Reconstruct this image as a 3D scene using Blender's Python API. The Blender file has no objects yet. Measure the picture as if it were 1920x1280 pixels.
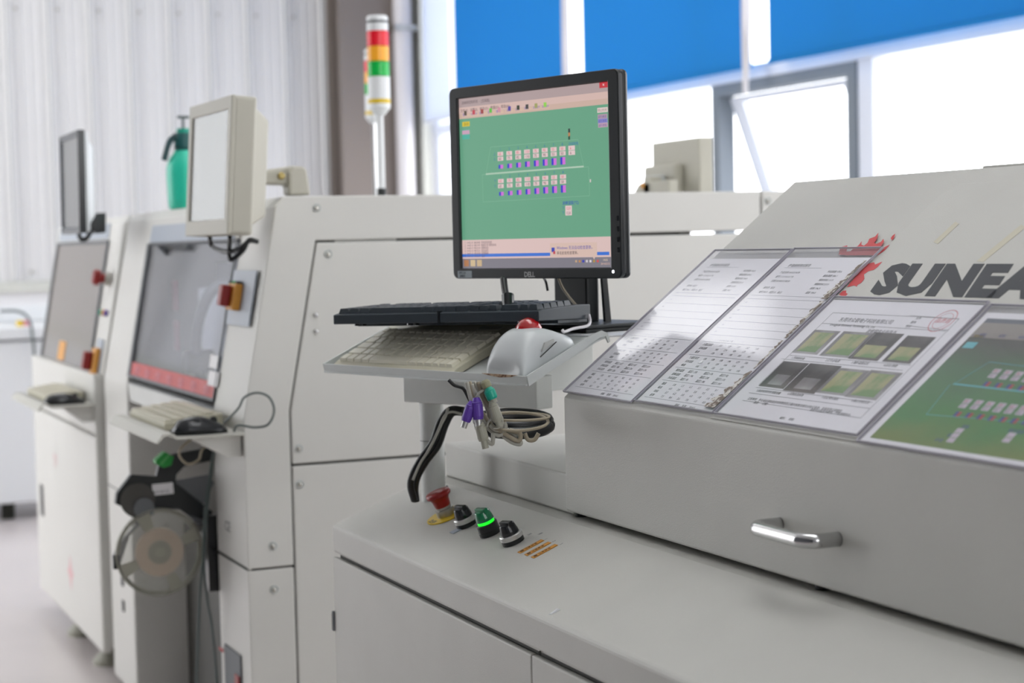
import bpy, bmesh, math, random
from mathutils import Vector as V, Matrix as MX
random.seed(7)
PI = math.pi
SC = bpy.context.scene
COL = SC.collection

# ------------------------------------------------------------------ camera
F = 3320.0
YAW, PITCH, ROLL = 0.4118, 0.0557, 0.0229
CAM = V((0, 0, 1.38))
fw = V((-math.cos(YAW)*math.cos(PITCH), math.sin(YAW)*math.cos(PITCH), -math.sin(PITCH)))
r0 = fw.cross(V((0, 0, 1))).normalized(); d0 = fw.cross(r0)
RT = math.cos(ROLL)*r0 + math.sin(ROLL)*d0
DN = -math.sin(ROLL)*r0 + math.cos(ROLL)*d0
cd = bpy.data.cameras.new('camera'); cam = bpy.data.objects.new('camera', cd); COL.objects.link(cam)
cam.matrix_world = MX(((RT.x, -DN.x, -fw.x, CAM.x), (RT.y, -DN.y, -fw.y, CAM.y), (RT.z, -DN.z, -fw.z, CAM.z), (0, 0, 0, 1)))
cd.sensor_width = 36; cd.lens = F/1920*36; cd.clip_start = .05; cd.clip_end = 200
cd.dof.use_dof = True; cd.dof.focus_distance = 2.62; cd.dof.aperture_fstop = 4.6
SC.camera = cam

# ------------------------------------------------------------------ world, light, exposure
w = bpy.data.worlds.new('sky'); SC.world = w; w.use_nodes = True
bg = w.node_tree.nodes['Background']; bg.inputs[0].default_value = (.98, .99, 1, 1); bg.inputs[1].default_value = 4.1
SC.view_settings.view_transform = 'Standard'; SC.view_settings.look = 'None'
SC.view_settings.gamma = 1; SC.view_settings.use_curve_mapping = False
SC.view_settings.exposure = 0.0

# ------------------------------------------------------------------ pixel -> point on a real plane (1920x1280 photo frame)
def ray(x, y): return fw + RT*((x-960)/F) + DN*((y-640)/F)
def onP(p0, n, x, y):
    d = ray(x, y); return CAM + d*((V(p0)-CAM).dot(V(n))/d.dot(V(n)))
def onX(v, x, y): return onP((v, 0, 0), (1, 0, 0), x, y)
def onY(v, x, y): return onP((0, v, 0), (0, 1, 0), x, y)
def onZ(v, x, y): return onP((0, 0, v), (0, 0, 1), x, y)
def atD(D, x, y): return CAM + ray(x, y)*D

# ------------------------------------------------------------------ materials
def lin(c):
    if isinstance(c, str):
        c = [int(c[i:i+2], 16)/255 for i in (0, 2, 4)]
    return tuple(((v/12.92) if v <= .04045 else ((v+.055)/1.055)**2.4) for v in c)
MATS = {}
def mat(name, col, rough=.5, metal=0, grain=0, bump=0, scale=40, spec=.5, emit=0, trans=0, alpha=1, coat=0, col2=None, cscale=3, thr=(.4, .6)):
    m = bpy.data.materials.new(name); m.use_nodes = True; nt = m.node_tree; b = nt.nodes['Principled BSDF']
    c = lin(col); b.inputs['Base Color'].default_value = (*c, 1)
    b.inputs['Roughness'].default_value = rough; b.inputs['Metallic'].default_value = metal
    b.inputs['Specular IOR Level'].default_value = spec
    if coat: b.inputs['Coat Weight'].default_value = coat
    if emit: b.inputs['Emission Color'].default_value = (*c, 1); b.inputs['Emission Strength'].default_value = emit
    if alpha < 1: b.inputs['Alpha'].default_value = alpha
    tc = nt.nodes.new('ShaderNodeTexCoord')
    if grain or col2:
        n = nt.nodes.new('ShaderNodeTexNoise'); n.inputs['Scale'].default_value = cscale; n.inputs['Detail'].default_value = 6
        nt.links.new(tc.outputs['Object'], n.inputs['Vector'])
        r = nt.nodes.new('ShaderNodeValToRGB'); r.color_ramp.elements[0].position = thr[0]; r.color_ramp.elements[1].position = thr[1]
        c2 = lin(col2) if col2 else tuple(v*(1-grain) for v in c)
        r.color_ramp.elements[0].color = (*c2, 1); r.color_ramp.elements[1].color = (*c, 1)
        nt.links.new(n.outputs['Fac'], r.inputs['Fac']); nt.links.new(r.outputs['Color'], b.inputs['Base Color'])
    if bump:
        n2 = nt.nodes.new('ShaderNodeTexNoise'); n2.inputs['Scale'].default_value = scale; n2.inputs['Detail'].default_value = 2
        nt.links.new(tc.outputs['Object'], n2.inputs['Vector'])
        bp = nt.nodes.new('ShaderNodeBump'); bp.inputs['Strength'].default_value = bump; bp.inputs['Distance'].default_value = .002
        nt.links.new(n2.outputs['Fac'], bp.inputs['Height']); nt.links.new(bp.outputs['Normal'], b.inputs['Normal'])
    MATS[name] = m; return m
def clear_mat(name, tint=(1, 1, 1), gloss=1.0, rough=.03, base=.06):
    m = bpy.data.materials.new(name); m.use_nodes = True; nt = m.node_tree; nt.nodes.clear()
    o = nt.nodes.new('ShaderNodeOutputMaterial'); mx = nt.nodes.new('ShaderNodeMixShader')
    t = nt.nodes.new('ShaderNodeBsdfTransparent'); t.inputs[0].default_value = (*tint, 1)
    g = nt.nodes.new('ShaderNodeBsdfGlossy'); g.inputs['Roughness'].default_value = rough
    lw = nt.nodes.new('ShaderNodeLayerWeight'); lw.inputs['Blend'].default_value = .5
    pw = nt.nodes.new('ShaderNodeMath'); pw.operation = 'POWER'; pw.inputs[1].default_value = 5
    mu = nt.nodes.new('ShaderNodeMath'); mu.operation = 'MULTIPLY_ADD'; mu.inputs[1].default_value = .9*gloss; mu.inputs[2].default_value = .04*gloss
    nt.links.new(lw.outputs['Facing'], pw.inputs[0]); nt.links.new(pw.outputs[0], mu.inputs[0]); nt.links.new(mu.outputs[0], mx.inputs[0])
    nt.links.new(t.outputs[0], mx.inputs[1]); nt.links.new(g.outputs[0], mx.inputs[2]); nt.links.new(mx.outputs[0], o.inputs[0])
    MATS[name] = m; return m

P_NEAR = mat('near_white_paint', 'c9c8c2', .45, grain=.035, bump=.25, scale=900, cscale=5)
P_MACH = mat('machine_white_paint', 'd8d7d2', .4, grain=.02, bump=.1, scale=500, cscale=3)
P_COOL = mat('tray_grey_paint', 'c9cdcb', .35, grain=.04, bump=.1, scale=500, cscale=9)
P_ARM = mat('arm_grey_paint', 'dcdedb', .4, grain=.05, cscale=12, bump=.1, scale=400)
P_FAR = mat('far_white_paint', 'e6e8ea', .35)
DARK = mat('dark_gap', '24251f', .8)
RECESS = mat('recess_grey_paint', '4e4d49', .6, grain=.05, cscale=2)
HEADER = mat('header_blue_grey', 'aab3bf', .4)
GASK = mat('rubber_gasket', '6d7074', .6)
BLACK = mat('black_plastic', '12171a', .38)
BLACKK = mat('keyboard_black_plastic', '2b343b', .42)
BLACKG = mat('glossy_black_plastic', '191c20', .2)
BEIGE = mat('beige_plastic', 'bfbba6', .45, grain=.03, cscale=20)
BEIGEK = mat('beige_key_plastic', 'd8d4c2', .45)
CREAM = mat('cream_monitor_plastic', 'bab7aa', .45)
CHROME = mat('chrome', 'c8c8c8', .12, metal=1)
STEEL = mat('steel', 'b5b3ac', .3, metal=1)
REDP = mat('red_plastic', '8f1311', .35)
REDC = mat('red_trackball', 'b0141a', .08, coat=1)
REDT = mat('red_tape', 'c03638', .5)
PINKT = mat('pink_tape', 'e39aa5', .5)
YEL = mat('yellow_plastic', 'e2c01c', .45)
ORANGE = mat('orange_plastic', 'dc9a3a', .45)
TRACKG = mat('trackball_grey_plastic', 'c6cacb', .28)
TRACKD = mat('trackball_side_grey', 'a9aaa8', .3)
TEAL = mat('teal_plastic', '0fa088', .4)
PURP = mat('purple_plastic', '5b3aa0', .4)
CORDG = mat('grey_cord', 'a8a69c', .5)
CORDT = mat('tan_cord', '9c927e', .5)
CORDB = mat('black_cord', '16181a', .35)
CORDD = mat('dark_grey_cord', '55605f', .4)
CONN = mat('grey_connector', '9d9c8e', .45)
GREENP = mat('green_plastic', '1f9a3c', .45)
PAPER = mat('paper', 'f3f2f5', .6, grain=.02, cscale=12)
INK = mat('ink_grey', '4d4f55', .7)
INKL = mat('ink_light', '8c8d94', .7)
INKR = mat('stamp_red', 'd67c82', .7)
INKD = mat('lettering_dark_grey', '3d3f44', .6, bump=.2, scale=900)
FLAME = mat('flame_red', 'cf4a4c', .6)
ACRYL = clear_mat('clear_acrylic', (.97, .97, .98), .5, .10)
GLASST = clear_mat('tinted_machine_cover', (.82, .84, .88), .9, .06)
REELM = clear_mat('reel_plastic', (.93, .93, .92), 2.2, .35)
FLOORM = mat('epoxy_floor', 'd6cecd', .22, grain=.05, bump=.05, scale=6, cscale=1.5)
WALLW = mat('wall_white', 'e8e8ea', .6)
CLAD = mat('corrugated_cladding', 'd9d8d8', .45)
CLADJ = mat('cladding_joint', '8f969b', .5)
CEILM = mat('ceiling_white', 'e6e6e4', .7)
COLM = mat('column_brown_grey', '827872', .6)
PIPEM = mat('pipe_pale_grey', 'd6d3d6', .4)
TRIMM = mat('trim_pale_grey', 'c9cac3', .5)
FRAMEM = mat('window_frame_aluminium', '747d87', .45)
FRAMEW = mat('window_frame_white', 'dfe4f0', .4)
TAPEB = mat('brown_adhesive', '7d7066', .7, col2='d5d1cb', cscale=90, thr=(.46, .52))
TAPEB.node_tree.nodes['Noise Texture'].inputs['Distortion'].default_value = 1.5
TAPEY = mat('yellowed_tape', 'cdc8b5', .6)
def blind_mat(name, c, tr):
    m = bpy.data.materials.new(name); m.use_nodes = True; nt = m.node_tree; nt.nodes.clear()
    o = nt.nodes.new('ShaderNodeOutputMaterial'); mx = nt.nodes.new('ShaderNodeMixShader'); mx.inputs[0].default_value = tr
    d = nt.nodes.new('ShaderNodeBsdfDiffuse'); t = nt.nodes.new('ShaderNodeBsdfTranslucent')
    d.inputs[0].default_value = (*lin(c), 1); t.inputs[0].default_value = (*lin(c), 1)
    nt.links.new(d.outputs[0], mx.inputs[1]); nt.links.new(t.outputs[0], mx.inputs[2]); nt.links.new(mx.outputs[0], o.inputs[0]); return m
BLIND = blind_mat('blue_blind_fabric', '3a94d0', .38)
BRIGHTW = blind_mat('bright_wall_sheet', 'dde3ee', .5)

# ------------------------------------------------------------------ mesh helpers
WM = {}
def W(o): return WM.get(o.name, MX())
def setp(o, parent, world):
    WM[o.name] = world.copy()
    if parent is None: o.matrix_world = world
    else:
        o.parent = parent; o.matrix_parent_inverse = W(parent).inverted(); o.matrix_basis = world
def tag(o, label=None, cat=None, group=None, kind=None):
    if label: o['label'] = label
    if cat: o['category'] = cat
    if group: o['group'] = group
    if kind: o['kind'] = kind
    return o
def thing(name, loc, label, cat, group=None):
    o = bpy.data.objects.new(name, None); COL.objects.link(o); o.empty_display_size = .05
    setp(o, None, MX.Translation(V(loc))); return tag(o, label, cat, group)
def obj(name, bm, m, parent=None, bevel=0, smooth=False, seg=2, base=True):
    me = bpy.data.meshes.new(name)
    bmesh.ops.recalc_face_normals(bm, faces=bm.faces[:])
    if len(bm.verts):
        xs = [v.co for v in bm.verts]
        c = V(((min(p.x for p in xs)+max(p.x for p in xs))/2, (min(p.y for p in xs)+max(p.y for p in xs))/2, min(p.z for p in xs)))
    else: c = V((0, 0, 0))
    bmesh.ops.translate(bm, verts=bm.verts, vec=-c)
    bm.to_mesh(me); bm.free()
    ms = m if isinstance(m, (list, tuple)) else [m]
    for k in ms: me.materials.append(k)
    if smooth:
        for p in me.polygons: p.use_smooth = True
    o = bpy.data.objects.new(name, me); COL.objects.link(o)
    setp(o, parent, MX.Translation(c))
    if bevel:
        b = o.modifiers.new('bevel', 'BEVEL'); b.width = bevel; b.segments = seg; b.limit_method = 'ANGLE'; b.angle_limit = math.radians(40); b.harden_normals = False
    return o
def put(name, me, parent, world):
    o = bpy.data.objects.new(name, me); COL.objects.link(o); setp(o, parent, world); return o
def B(): return bmesh.new()
def box(bm, a, b, M=None):
    x0, y0, z0 = a; x1, y1, z1 = b
    vs = [bm.verts.new((M @ V(p)) if M else p) for p in ((x0,y0,z0),(x1,y0,z0),(x1,y1,z0),(x0,y1,z0),(x0,y0,z1),(x1,y0,z1),(x1,y1,z1),(x0,y1,z1))]
    for f in ((0,3,2,1),(4,5,6,7),(0,1,5,4),(1,2,6,5),(2,3,7,6),(3,0,4,7)): bm.faces.new([vs[i] for i in f])
    return bm
def prism(bm, pts, off):
    off = V(off); a = [bm.verts.new(V(p)) for p in pts]; b = [bm.verts.new(V(p)+off) for p in pts]
    bm.faces.new(a); bm.faces.new(b[::-1]); n = len(pts)
    for i in range(n): bm.faces.new((a[i], b[i], b[(i+1) % n], a[(i+1) % n]))
    return bm
def ring(bm, outer, inner, off):   # frame: outer/inner same count
    off = V(off); n = len(outer)
    o1 = [bm.verts.new(V(p)) for p in outer]; i1 = [bm.verts.new(V(p)) for p in inner]
    o2 = [bm.verts.new(V(p)+off) for p in outer]; i2 = [bm.verts.new(V(p)+off) for p in inner]
    for k in range(n):
        j = (k+1) % n
        bm.faces.new((o1[k], o1[j], i1[j], i1[k])); bm.faces.new((o2[k], i2[k], i2[j], o2[j]))
        bm.faces.new((o1[k], o2[k], o2[j], o1[j])); bm.faces.new((i1[k], i1[j], i2[j], i2[k]))
    return bm
def catmull(pts, n=8):
    pts = [V(p) for p in pts]; P = [pts[0]*2-pts[1]]+pts+[pts[-1]*2-pts[-2]]; out = []
    for i in range(1, len(P)-2):
        for k in range(n):
            t = k/n; a, b, c, d = P[i-1:i+3]
            out.append(.5*((2*b)+(c-a)*t+(2*a-5*b+4*c-d)*t*t+(3*b-a-3*c+d)*t**3))
    out.append(pts[-1]); return out
def tube(bm, pts, r, seg=10, n=8, smooth=True, scale2=1.0, up=None):
    path = catmull(pts, n) if smooth else [V(p) for p in pts]
    rs = r if callable(r) else (lambda t: r)
    prev = None; rings = []
    T0 = (path[1]-path[0]).normalized(); N = V(up).cross(T0) if up else T0.orthogonal(); N.normalize()
    for i, p in enumerate(path):
        T = (path[min(i+1, len(path)-1)]-path[max(i-1, 0)]).normalized()
        N = (N - T*N.dot(T)).normalized(); Bn = T.cross(N); rr = rs(i/(len(path)-1))
        rings.append([bm.verts.new(p+(N*math.cos(a)+Bn*math.sin(a)*scale2)*rr) for a in [2*PI*k/seg for k in range(seg)]])
    for a, b in zip(rings, rings[1:]):
        for k in range(seg): bm.faces.new((a[k], a[(k+1) % seg], b[(k+1) % seg], b[k]))
    bm.faces.new(rings[0][::-1]); bm.faces.new(rings[-1]); return bm
def lathe(bm, prof, M=None, seg=24, closed=False):
    M = M or MX(); rings = []
    for r, z in prof:
        if r < 1e-6: rings.append([bm.verts.new(M @ V((0, 0, z)))])
        else: rings.append([bm.verts.new(M @ V((r*math.cos(2*PI*k/seg), r*math.sin(2*PI*k/seg), z))) for k in range(seg)])
    for a, b in (zip(rings, rings[1:]+rings[:1]) if closed else zip(rings, rings[1:])):
        for k in range(seg):
            j = (k+1) % seg
            if len(a) == 1 and len(b) == 1: continue
            if len(a) == 1: bm.faces.new((a[0], b[k], b[j]))
            elif len(b) == 1: bm.faces.new((a[k], b[0], a[j]))
            else: bm.faces.new((a[k], a[j], b[j], b[k]))
    for rr in (() if closed else (rings[0], rings[-1])):
        if len(rr) > 1: bm.faces.new(rr)
    return bm
def cyl(bm, M, r, h, seg=20): return lathe(bm, [(r, 0), (r, h)], M, seg)
def frame(o, x, y, z=None):        # matrix from origin and axes
    x = V(x).normalized(); y = V(y); z = V(z).normalized() if z else x.cross(y).normalized(); y = z.cross(x).normalized()
    return MX(((x.x, y.x, z.x, o[0]), (x.y, y.y, z.y, o[1]), (x.z, y.z, z.z, o[2]), (0, 0, 0, 1)))
def axisM(o, z):                   # local z along the given direction
    z = V(z).normalized(); x = z.orthogonal().normalized(); return frame(o, x, z.cross(x), z)
def text_bm(bm, s, size, M, bold=0, shear=0, depth=.0001, spacing=1, align='LEFT', sx=1.0):
    c = bpy.data.curves.new('t', 'FONT'); c.body = s; c.size = size; c.offset = bold; c.shear = shear; c.extrude = depth
    c.space_character = spacing; c.align_x = align; c.resolution_u = 2
    o = bpy.data.objects.new('t', c); COL.objects.link(o); bpy.context.view_layer.update()
    me = bpy.data.meshes.new_from_object(o.evaluated_get(bpy.context.evaluated_depsgraph_get()))
    n0 = len(bm.verts); bm.from_mesh(me); bm.verts.ensure_lookup_table()
    for v in bm.verts[n0:]: v.co = M @ V((v.co.x*sx, v.co.y, v.co.z))
    bpy.data.objects.remove(o); bpy.data.curves.remove(c); bpy.data.meshes.remove(me); return bm
X_, Y_, Z_ = V((1, 0, 0)), V((0, 1, 0)), V((0, 0, 1))

# ================================================================== SETTING
XL, YW = -12.0, 4.5
XR, YB, ZC = 3.2, -3.1, 4.6
def struct(name, bm, m, parent=None, **k):
    o = obj(name, bm, m, parent, **k)
    if parent is None: o['kind'] = 'structure'
    return o
struct('floor', box(B(), (XL-.2, YB-.2, -.1), (XR+.2, YW+.2, 0)), FLOORM)
bm = B(); sky = (.9, 2.1); box(bm, (XL-.2, YB-.2, ZC), (XR+.2, sky[0], ZC+.1)); box(bm, (XL-.2, sky[1], ZC), (XR+.2, YW+.2, ZC+.1))   # two unseen ceiling openings added to light tops and slopes
for a, b in ((XL-.2, -10.2), (-7.6, -4.2), (-1.2, XR+.2)): box(bm, (a, sky[0], ZC), (b, sky[1], ZC+.1))
struct('ceiling', bm, CEILM)
# left wall : plain lower part, ledge, corrugated cladding panels above
zl = 1.20
wl = struct('wall_left', box(B(), (XL-.2, YB, 0), (XL, YW+.2, ZC)), WALLW)
obj('ledge', box(B(), (XL, YB+.01, 1.127), (XL+.05, YW-.02, zl)), TRIMM, wl, bevel=.006)
ys = 1.687 - .269*8
def cladding_mesh(wd):
    bm = B(); prof = [(0, .03), (.02, .03), (.035, 0), (.075, 0), (.08, .006), (.09, .006), (.095, 0), (.13, 0), (.135, .006), (.145, .006), (.15, 0), (.19, 0), (.195, .006), (.205, .006), (.21, 0), (.25, 0), (.262, .02)]
    z0, z1 = zl+.001, ZC-.002
    a = [bm.verts.new((x, y*wd/.262, z0)) for y, x in prof]; b = [bm.verts.new((x, y*wd/.262, z1)) for y, x in prof]
    for i in range(len(a)-1): bm.faces.new((a[i], a[i+1], b[i+1], b[i]))
    a2 = [bm.verts.new((-.0, y*wd/.262, z0)) for y, x in (prof[0], prof[-1])]
    return bm
cm = bpy.data.meshes.new('cladding_panel'); b_ = cladding_mesh(.262); b_.to_mesh(cm); b_.free(); cm.materials.append(CLAD)
jm = bpy.data.meshes.new('joint_strip'); b_ = box(B(), (0, 0, zl), (.031, .018, ZC-.002)); b_.to_mesh(jm); b_.free(); jm.materials.append(CLADJ)
sm_ = bpy.data.meshes.new('screw'); b_ = lathe(B(), [(.012, 0), (.012, .004), (.006, .01), (0, .01)], MX.Rotation(PI/2, 4, 'Y'), 8); b_.to_mesh(sm_); b_.free(); sm_.materials.append(STEEL)
for k in range(18):
    y = ys + .269*k
    if y+.269 > YW-.05: break
    put('cladding_panel', cm, wl, MX.Translation((XL+.004, y, 0)))
    put('joint_strip', jm, wl, MX.Translation((XL+.001, y-.008, 0)))
    put('screw', sm_, wl, MX.Translation((XL+.03, y+.058, 2.98)))
    if k in (7, 8, 9): put('screw', sm_, wl, MX.Translation((XL+.008, y+.1, 1.26)))
# window wall : pier, sill wall, head, piers between the openings
bm = B(); box(bm, (XL, YW, 0), (XR+.2, YW+.2, 1.02)); box(bm, (XL, YW, 3.35), (XR+.2, YW+.2, ZC))
box(bm, (XL, YW, 1.02), (-11.62, YW+.2, 3.35)); box(bm, (-1.0, YW, 1.02), (XR+.2, YW+.2, 3.35))
struct('wall_back', bm, WALLW)
# unseen operator-side and right walls; openings and dark grey set for the light
bm = B(); box(bm, (XL, YB-.2, 4.3), (XR, YB, ZC)); box(bm, (XL, YB-.2, 0), (XL+.4, YB, 4.3)); box(bm, (-6.7, YB-.2, 0), (XR, YB, 4.3))   # wide unseen opening added to brighten the far end
struct('wall_front', bm, mat('wall_front_grey', '606165', .7))
bm = B(); box(bm, (XR, YB-.2, 0), (XR+.2, YW+.2, 1.9)); box(bm, (XR, YB-.2, 3.6), (XR+.2, YW+.2, ZC)); box(bm, (XR, YB-.2, 1.9), (XR+.2, 0.0, 3.6)); box(bm, (XR, 4.0, 1.9), (XR+.2, YW+.2, 3.6))
struct('wall_right', bm, WALLW)
# windows in the back wall
def fbox(x0, x1, z0, z1, y0=YW+.03, y1=YW+.10): return box(B(), (x0, y0, z0), (x1, y1, z1))
zb = 2.19; zt = 3.35
edges = [-11.62, -9.19, -7.78, -6.53, -3.6, -1.0]
for i in range(len(edges)-1):
    a, b = edges[i], edges[i+1]
    wn = bpy.data.objects.new('window_%d' % (i+1), None); COL.objects.link(wn); setp(wn, None, MX.Translation(((a+b)/2, YW, 1.02))); wn['kind'] = 'structure'
    obj('bottom_rail', fbox(a, b, 1.02, 1.07), FRAMEM, wn, bevel=.004)
    obj('top_rail', fbox(a, b, zt-.05, zt), FRAMEM, wn, bevel=.004)
    obj('transom', fbox(a, b, 2.14, 2.21, YW+.02), FRAMEW, wn, bevel=.004)
    if i != 2: obj('frame_post', fbox(a, a+(.11 if i == 3 else .05), 1.07, 2.14), FRAMEW, wn, bevel=.004)
    obj('frame_post', fbox(a, a+.05, 2.21, zt-.05), FRAMEW, wn, bevel=.004)
    if i == 2:   # opening sash hinged at the top, pushed outwards
        obj('inner_frame', ring(B(), [(a, YW+.02, 1.07), (b-.001, YW+.02, 1.07), (b-.001, YW+.02, 2.14), (a, YW+.02, 2.14)],
            [(a+.07, YW+.02, 1.13), (b-.07, YW+.02, 1.13), (b-.07, YW+.02, 2.085), (a+.07, YW+.02, 2.085)], (0, .09, 0)), FRAMEM, wn)
        t = math.radians(20)
        def sp(x, h): return V((x, YW+.08+math.sin(t)*h, 2.07-math.cos(t)*h))
        off = V((0, math.cos(t)*.04, math.sin(t)*.04))
        sa = obj('opening_sash', ring(B(), [sp(a+.08, 0), sp(b-.08, 0), sp(b-.08, .94), sp(a+.08, .94)], [sp(a+.19, .025), sp(b-.19, .025), sp(b-.19, .88), sp(a+.19, .88)], off), FRAMEW, wn)
        obj('pane', prism(B(), [sp(a+.18, .05)+off*.4, sp(b-.18, .05)+off*.4, sp(b-.18, .89)+off*.4, sp(a+.18, .89)+off*.4], off*.15), ACRYL, sa)
        obj('stay_arm', tube(B(), [(a+.075, YW+.06, 1.35), sp(a+.075, .75)], .009, 8, smooth=False), STEEL, wn)
    else:
        obj('pane', box(B(), (a+.05, YW+.06, 1.07), (b, YW+.066, 2.14)), ACRYL, wn)
    obj('pane', box(B(), (a+.05, YW+.06, 2.21), (b, YW+.066, zt-.05)), ACRYL, wn)
# roller blinds
def blind(x0, x1, m, zb_, name, label, y=YW-.06):
    t = thing(name, ((x0+x1)/2, y, zb_), label, 'blind', 'blue roller blinds across the windows' if m is BLIND else None)
    obj('fabric', box(B(), (x0, y-.001, zb_+.02), (x1, y+.001, 3.62)), m, t)
    obj('bottom_bar', tube(B(), [(x0, y, zb_+.012), (x1, y, zb_+.012)], .012, 8, smooth=False), FRAMEW if m is not BLIND else m, t)
    obj('roller', tube(B(), [(x0, y, 3.64), (x1, y, 3.64)], .03, 12, smooth=False), FRAMEW, t)
    return t
blind(-11.01, -9.24, BLIND, 2.18, 'roller_blind', 'blue roller blind at the left, beside the black-framed monitor')
blind(-9.07, -7.265, BLIND, 2.18, 'roller_blind', 'blue roller blind right behind the black-framed monitor, between two bright gaps')
blind(-7.105, -4.95, BLIND, 2.18, 'roller_blind', 'blue roller blind at the right, above the white sloping hood')
blind(-11.6, -11.09, BRIGHTW, 2.22, 'roller_blind', 'narrow pale sheet standing in for bright white wall in the corner left of the blue blinds')  # pale sheet added in place of overbright light on the white wall
for k, x in enumerate((-9.25, -7.27)):
    t = thing('blind_chain', (x, YW-.09, 2.05), ('pale pull chain hanging in the left gap between the blue blinds', 'pale pull chain hanging in the right gap between the blue blinds, over the window frame')[k], 'chain')
    obj('chain', tube(B(), [(x, YW-.09, 3.6), (x+.008, YW-.092, 2.9), (x-.004, YW-.09, 2.4), (x, YW-.09, 2.06)], .014, 8), PIPEM, t)
    obj('chain', tube(B(), [(x+.05, YW-.09, 3.6), (x+.045, YW-.092, 2.9), (x+.04, YW-.09, 2.4), (x, YW-.09, 2.06)], .012, 8), PIPEM, t)
# column and pipes in the corner
c0, c1 = 3.868, 4.33
bm = B(); box(bm, (XL+.005, c0, 0), (XL+.05, c1, ZC)); box(bm, (XL+.26, c0, 0), (XL+.30, c1, ZC)); box(bm, (XL+.05, (c0+c1)/2-.01, 0), (XL+.26, (c0+c1)/2+.01, ZC))
o = obj('steel_column', bm, COLM, bevel=.004); o['kind'] = 'structure'
t = thing('drain_pipe', (-11.72, 4.35, 0), 'pale grey vertical pipe in the corner between brown-grey column and window', 'pipe')
obj('pipe', cyl(B(), MX.Translation((-11.62, 4.30, 0)), .062, ZC, 20), PIPEM, t, smooth=False)
obj('pipe_clip', ring(B(), [(-11.70, 4.22, 2.86), (-11.54, 4.22, 2.86), (-11.54, 4.38, 2.86), (-11.70, 4.38, 2.86)], [(-11.68, 4.24, 2.86), (-11.56, 4.24, 2.86), (-11.56, 4.36, 2.86), (-11.68, 4.36, 2.86)], (0, 0, .03)), STEEL, t)
struct('trim_1', box(B(), (-11.95, YW-.07, 0), (-11.62, YW-.002, ZC-.002)), TRIMM, bevel=.004)

# ================================================================== FAR WHITE MACHINE (left edge)
t = thing('conveyor_unit', (-9.8, .9, 0), 'bright white low machine at the far left behind the first pick-and-place machine', 'machine')
obj('body', box(B(), (-10.4, .2, .09), (-9.4, 1.75, .93)), P_FAR, t, bevel=.01)
obj('top_plate', box(B(), (-10.42, .18, .94), (-9.37, 1.77, 1.0)), P_FAR, t, bevel=.008)
obj('rear_rail', box(B(), (-10.4, .2, 1.002), (-10.2, 1.75, 1.09)), P_FAR, t, bevel=.008)
for k in range(4): obj('foot', cyl(B(), MX.Translation((-9.5, .45+.4*k, 0)), .035, .1, 12), DARK, t)
for (x, y, m) in ((37, 603, YEL), (50, 597, PINKT)):
    p = onX(-9.6, x, y); obj('button', cyl(B(), MX.Translation((p.x, p.y, 1.0)), .018, .03, 12), m, t)
o = obj('air_hose', tube(B(), [onX(-9.34, 0, 583), onX(-9.34, 35, 584), onX(-9.33, 55, 600), onX(-9.33, 62, 640), onX(-9.33, 66, 690)], .007, 8), CORDD)
tag(o, 'thin dark grey hose arching over the far left white machine', 'hose')

# ================================================================== PICK AND PLACE MACHINES
def profile(yf, zk=.98, top=1.5, ytop=.097, ydeep=.39, z0=.1):
    return [(yf, z0), (yf, zk), (yf+ytop, top-.025), (yf+ytop+.02, top), (yf+ydeep, top), (yf+ydeep, z0)]
def xprism(bm, prof, x0, x1): return prism(bm, [(x0, y, z) for y, z in prof], (x1-x0, 0, 0))
def incl(yf): return (V((0, yf, .98)), V((0, .52, -.097)).normalized())   # point, normal (inwards)
def foot(t, x, y, h):
    f = obj('levelling_foot', lathe(B(), [(.045, 0), (.045, .012), (.028, .03), (.028, .05), (.012, .052), (.012, h)], MX.Translation((x, y, 0)), 16), STEEL, t); return f

# ---- M2, the middle machine
t2 = thing('pick_and_place_machine', (-4.85, 1.9, 0), 'middle white machine with grey end panels, tinted front cover and feeder reel', 'machine')
YF = 1.063
obj('side_column', xprism(B(), profile(YF, z0=.02), -5.70, -5.345), P_MACH, t2, bevel=.006)
obj('side_column', xprism(B(), profile(YF+.004, z0=.02), -4.30, -4.013), P_MACH, t2, bevel=.004)
obj('rear_housing', box(B(), (-5.70, YF+.39, .02), (-4.013, 2.7, 1.386)), P_MACH, t2, bevel=.004)
obj('top_cover', box(B(), (-5.70, YF+.39, 1.40), (-4.013, 2.7, 1.5)), P_MACH, t2, bevel=.004)
bm = B(); box(bm, (-5.68, YF+.39, 1.386), (-4.75, 2.68, 1.40)); box(bm, (-4.75, YF+.39, 1.386), (-4.03, 2.24, 1.40)); obj('gap_blocker', bm, DARK, t2)  # dark blocks added in the slit to stop daylight except at one slot
# header above the cover, recess walls, shelf
n2 = incl(YF)[1]; ip = incl(YF)[0]
def inc2(x, y, d=0): return onP(ip+n2*d, n2, x, y)
def iz(z, d=0): return YF+(z-.98)*.097/.52 + d
obj('header', xprism(B(), [(iz(1.405), 1.405), (iz(1.475), 1.475), (YF+.117, 1.5), (YF+.39, 1.5), (YF+.39, 1.405)], -5.345, -4.30), P_MACH, t2, bevel=.004)
obj('header_band', xprism(B(), [(iz(1.40, -.003), 1.405), (iz(1.455, -.003), 1.455), (iz(1.455, .01), 1.455), (iz(1.405, .01), 1.405)], -5.30, -4.33), HEADER, t2)
obj('recess_back', box(B(), (-5.345, YF+.33, .02), (-4.30, YF+.385, 1.405)), RECESS, t2)
obj('cover_lip', xprism(B(), [(YF+.01, .93), (YF+.004, .985), (YF+.03, .985), (YF+.25, .87), (YF+.25, .85)], -5.345, -4.30), P_ARM, t2)
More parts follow.
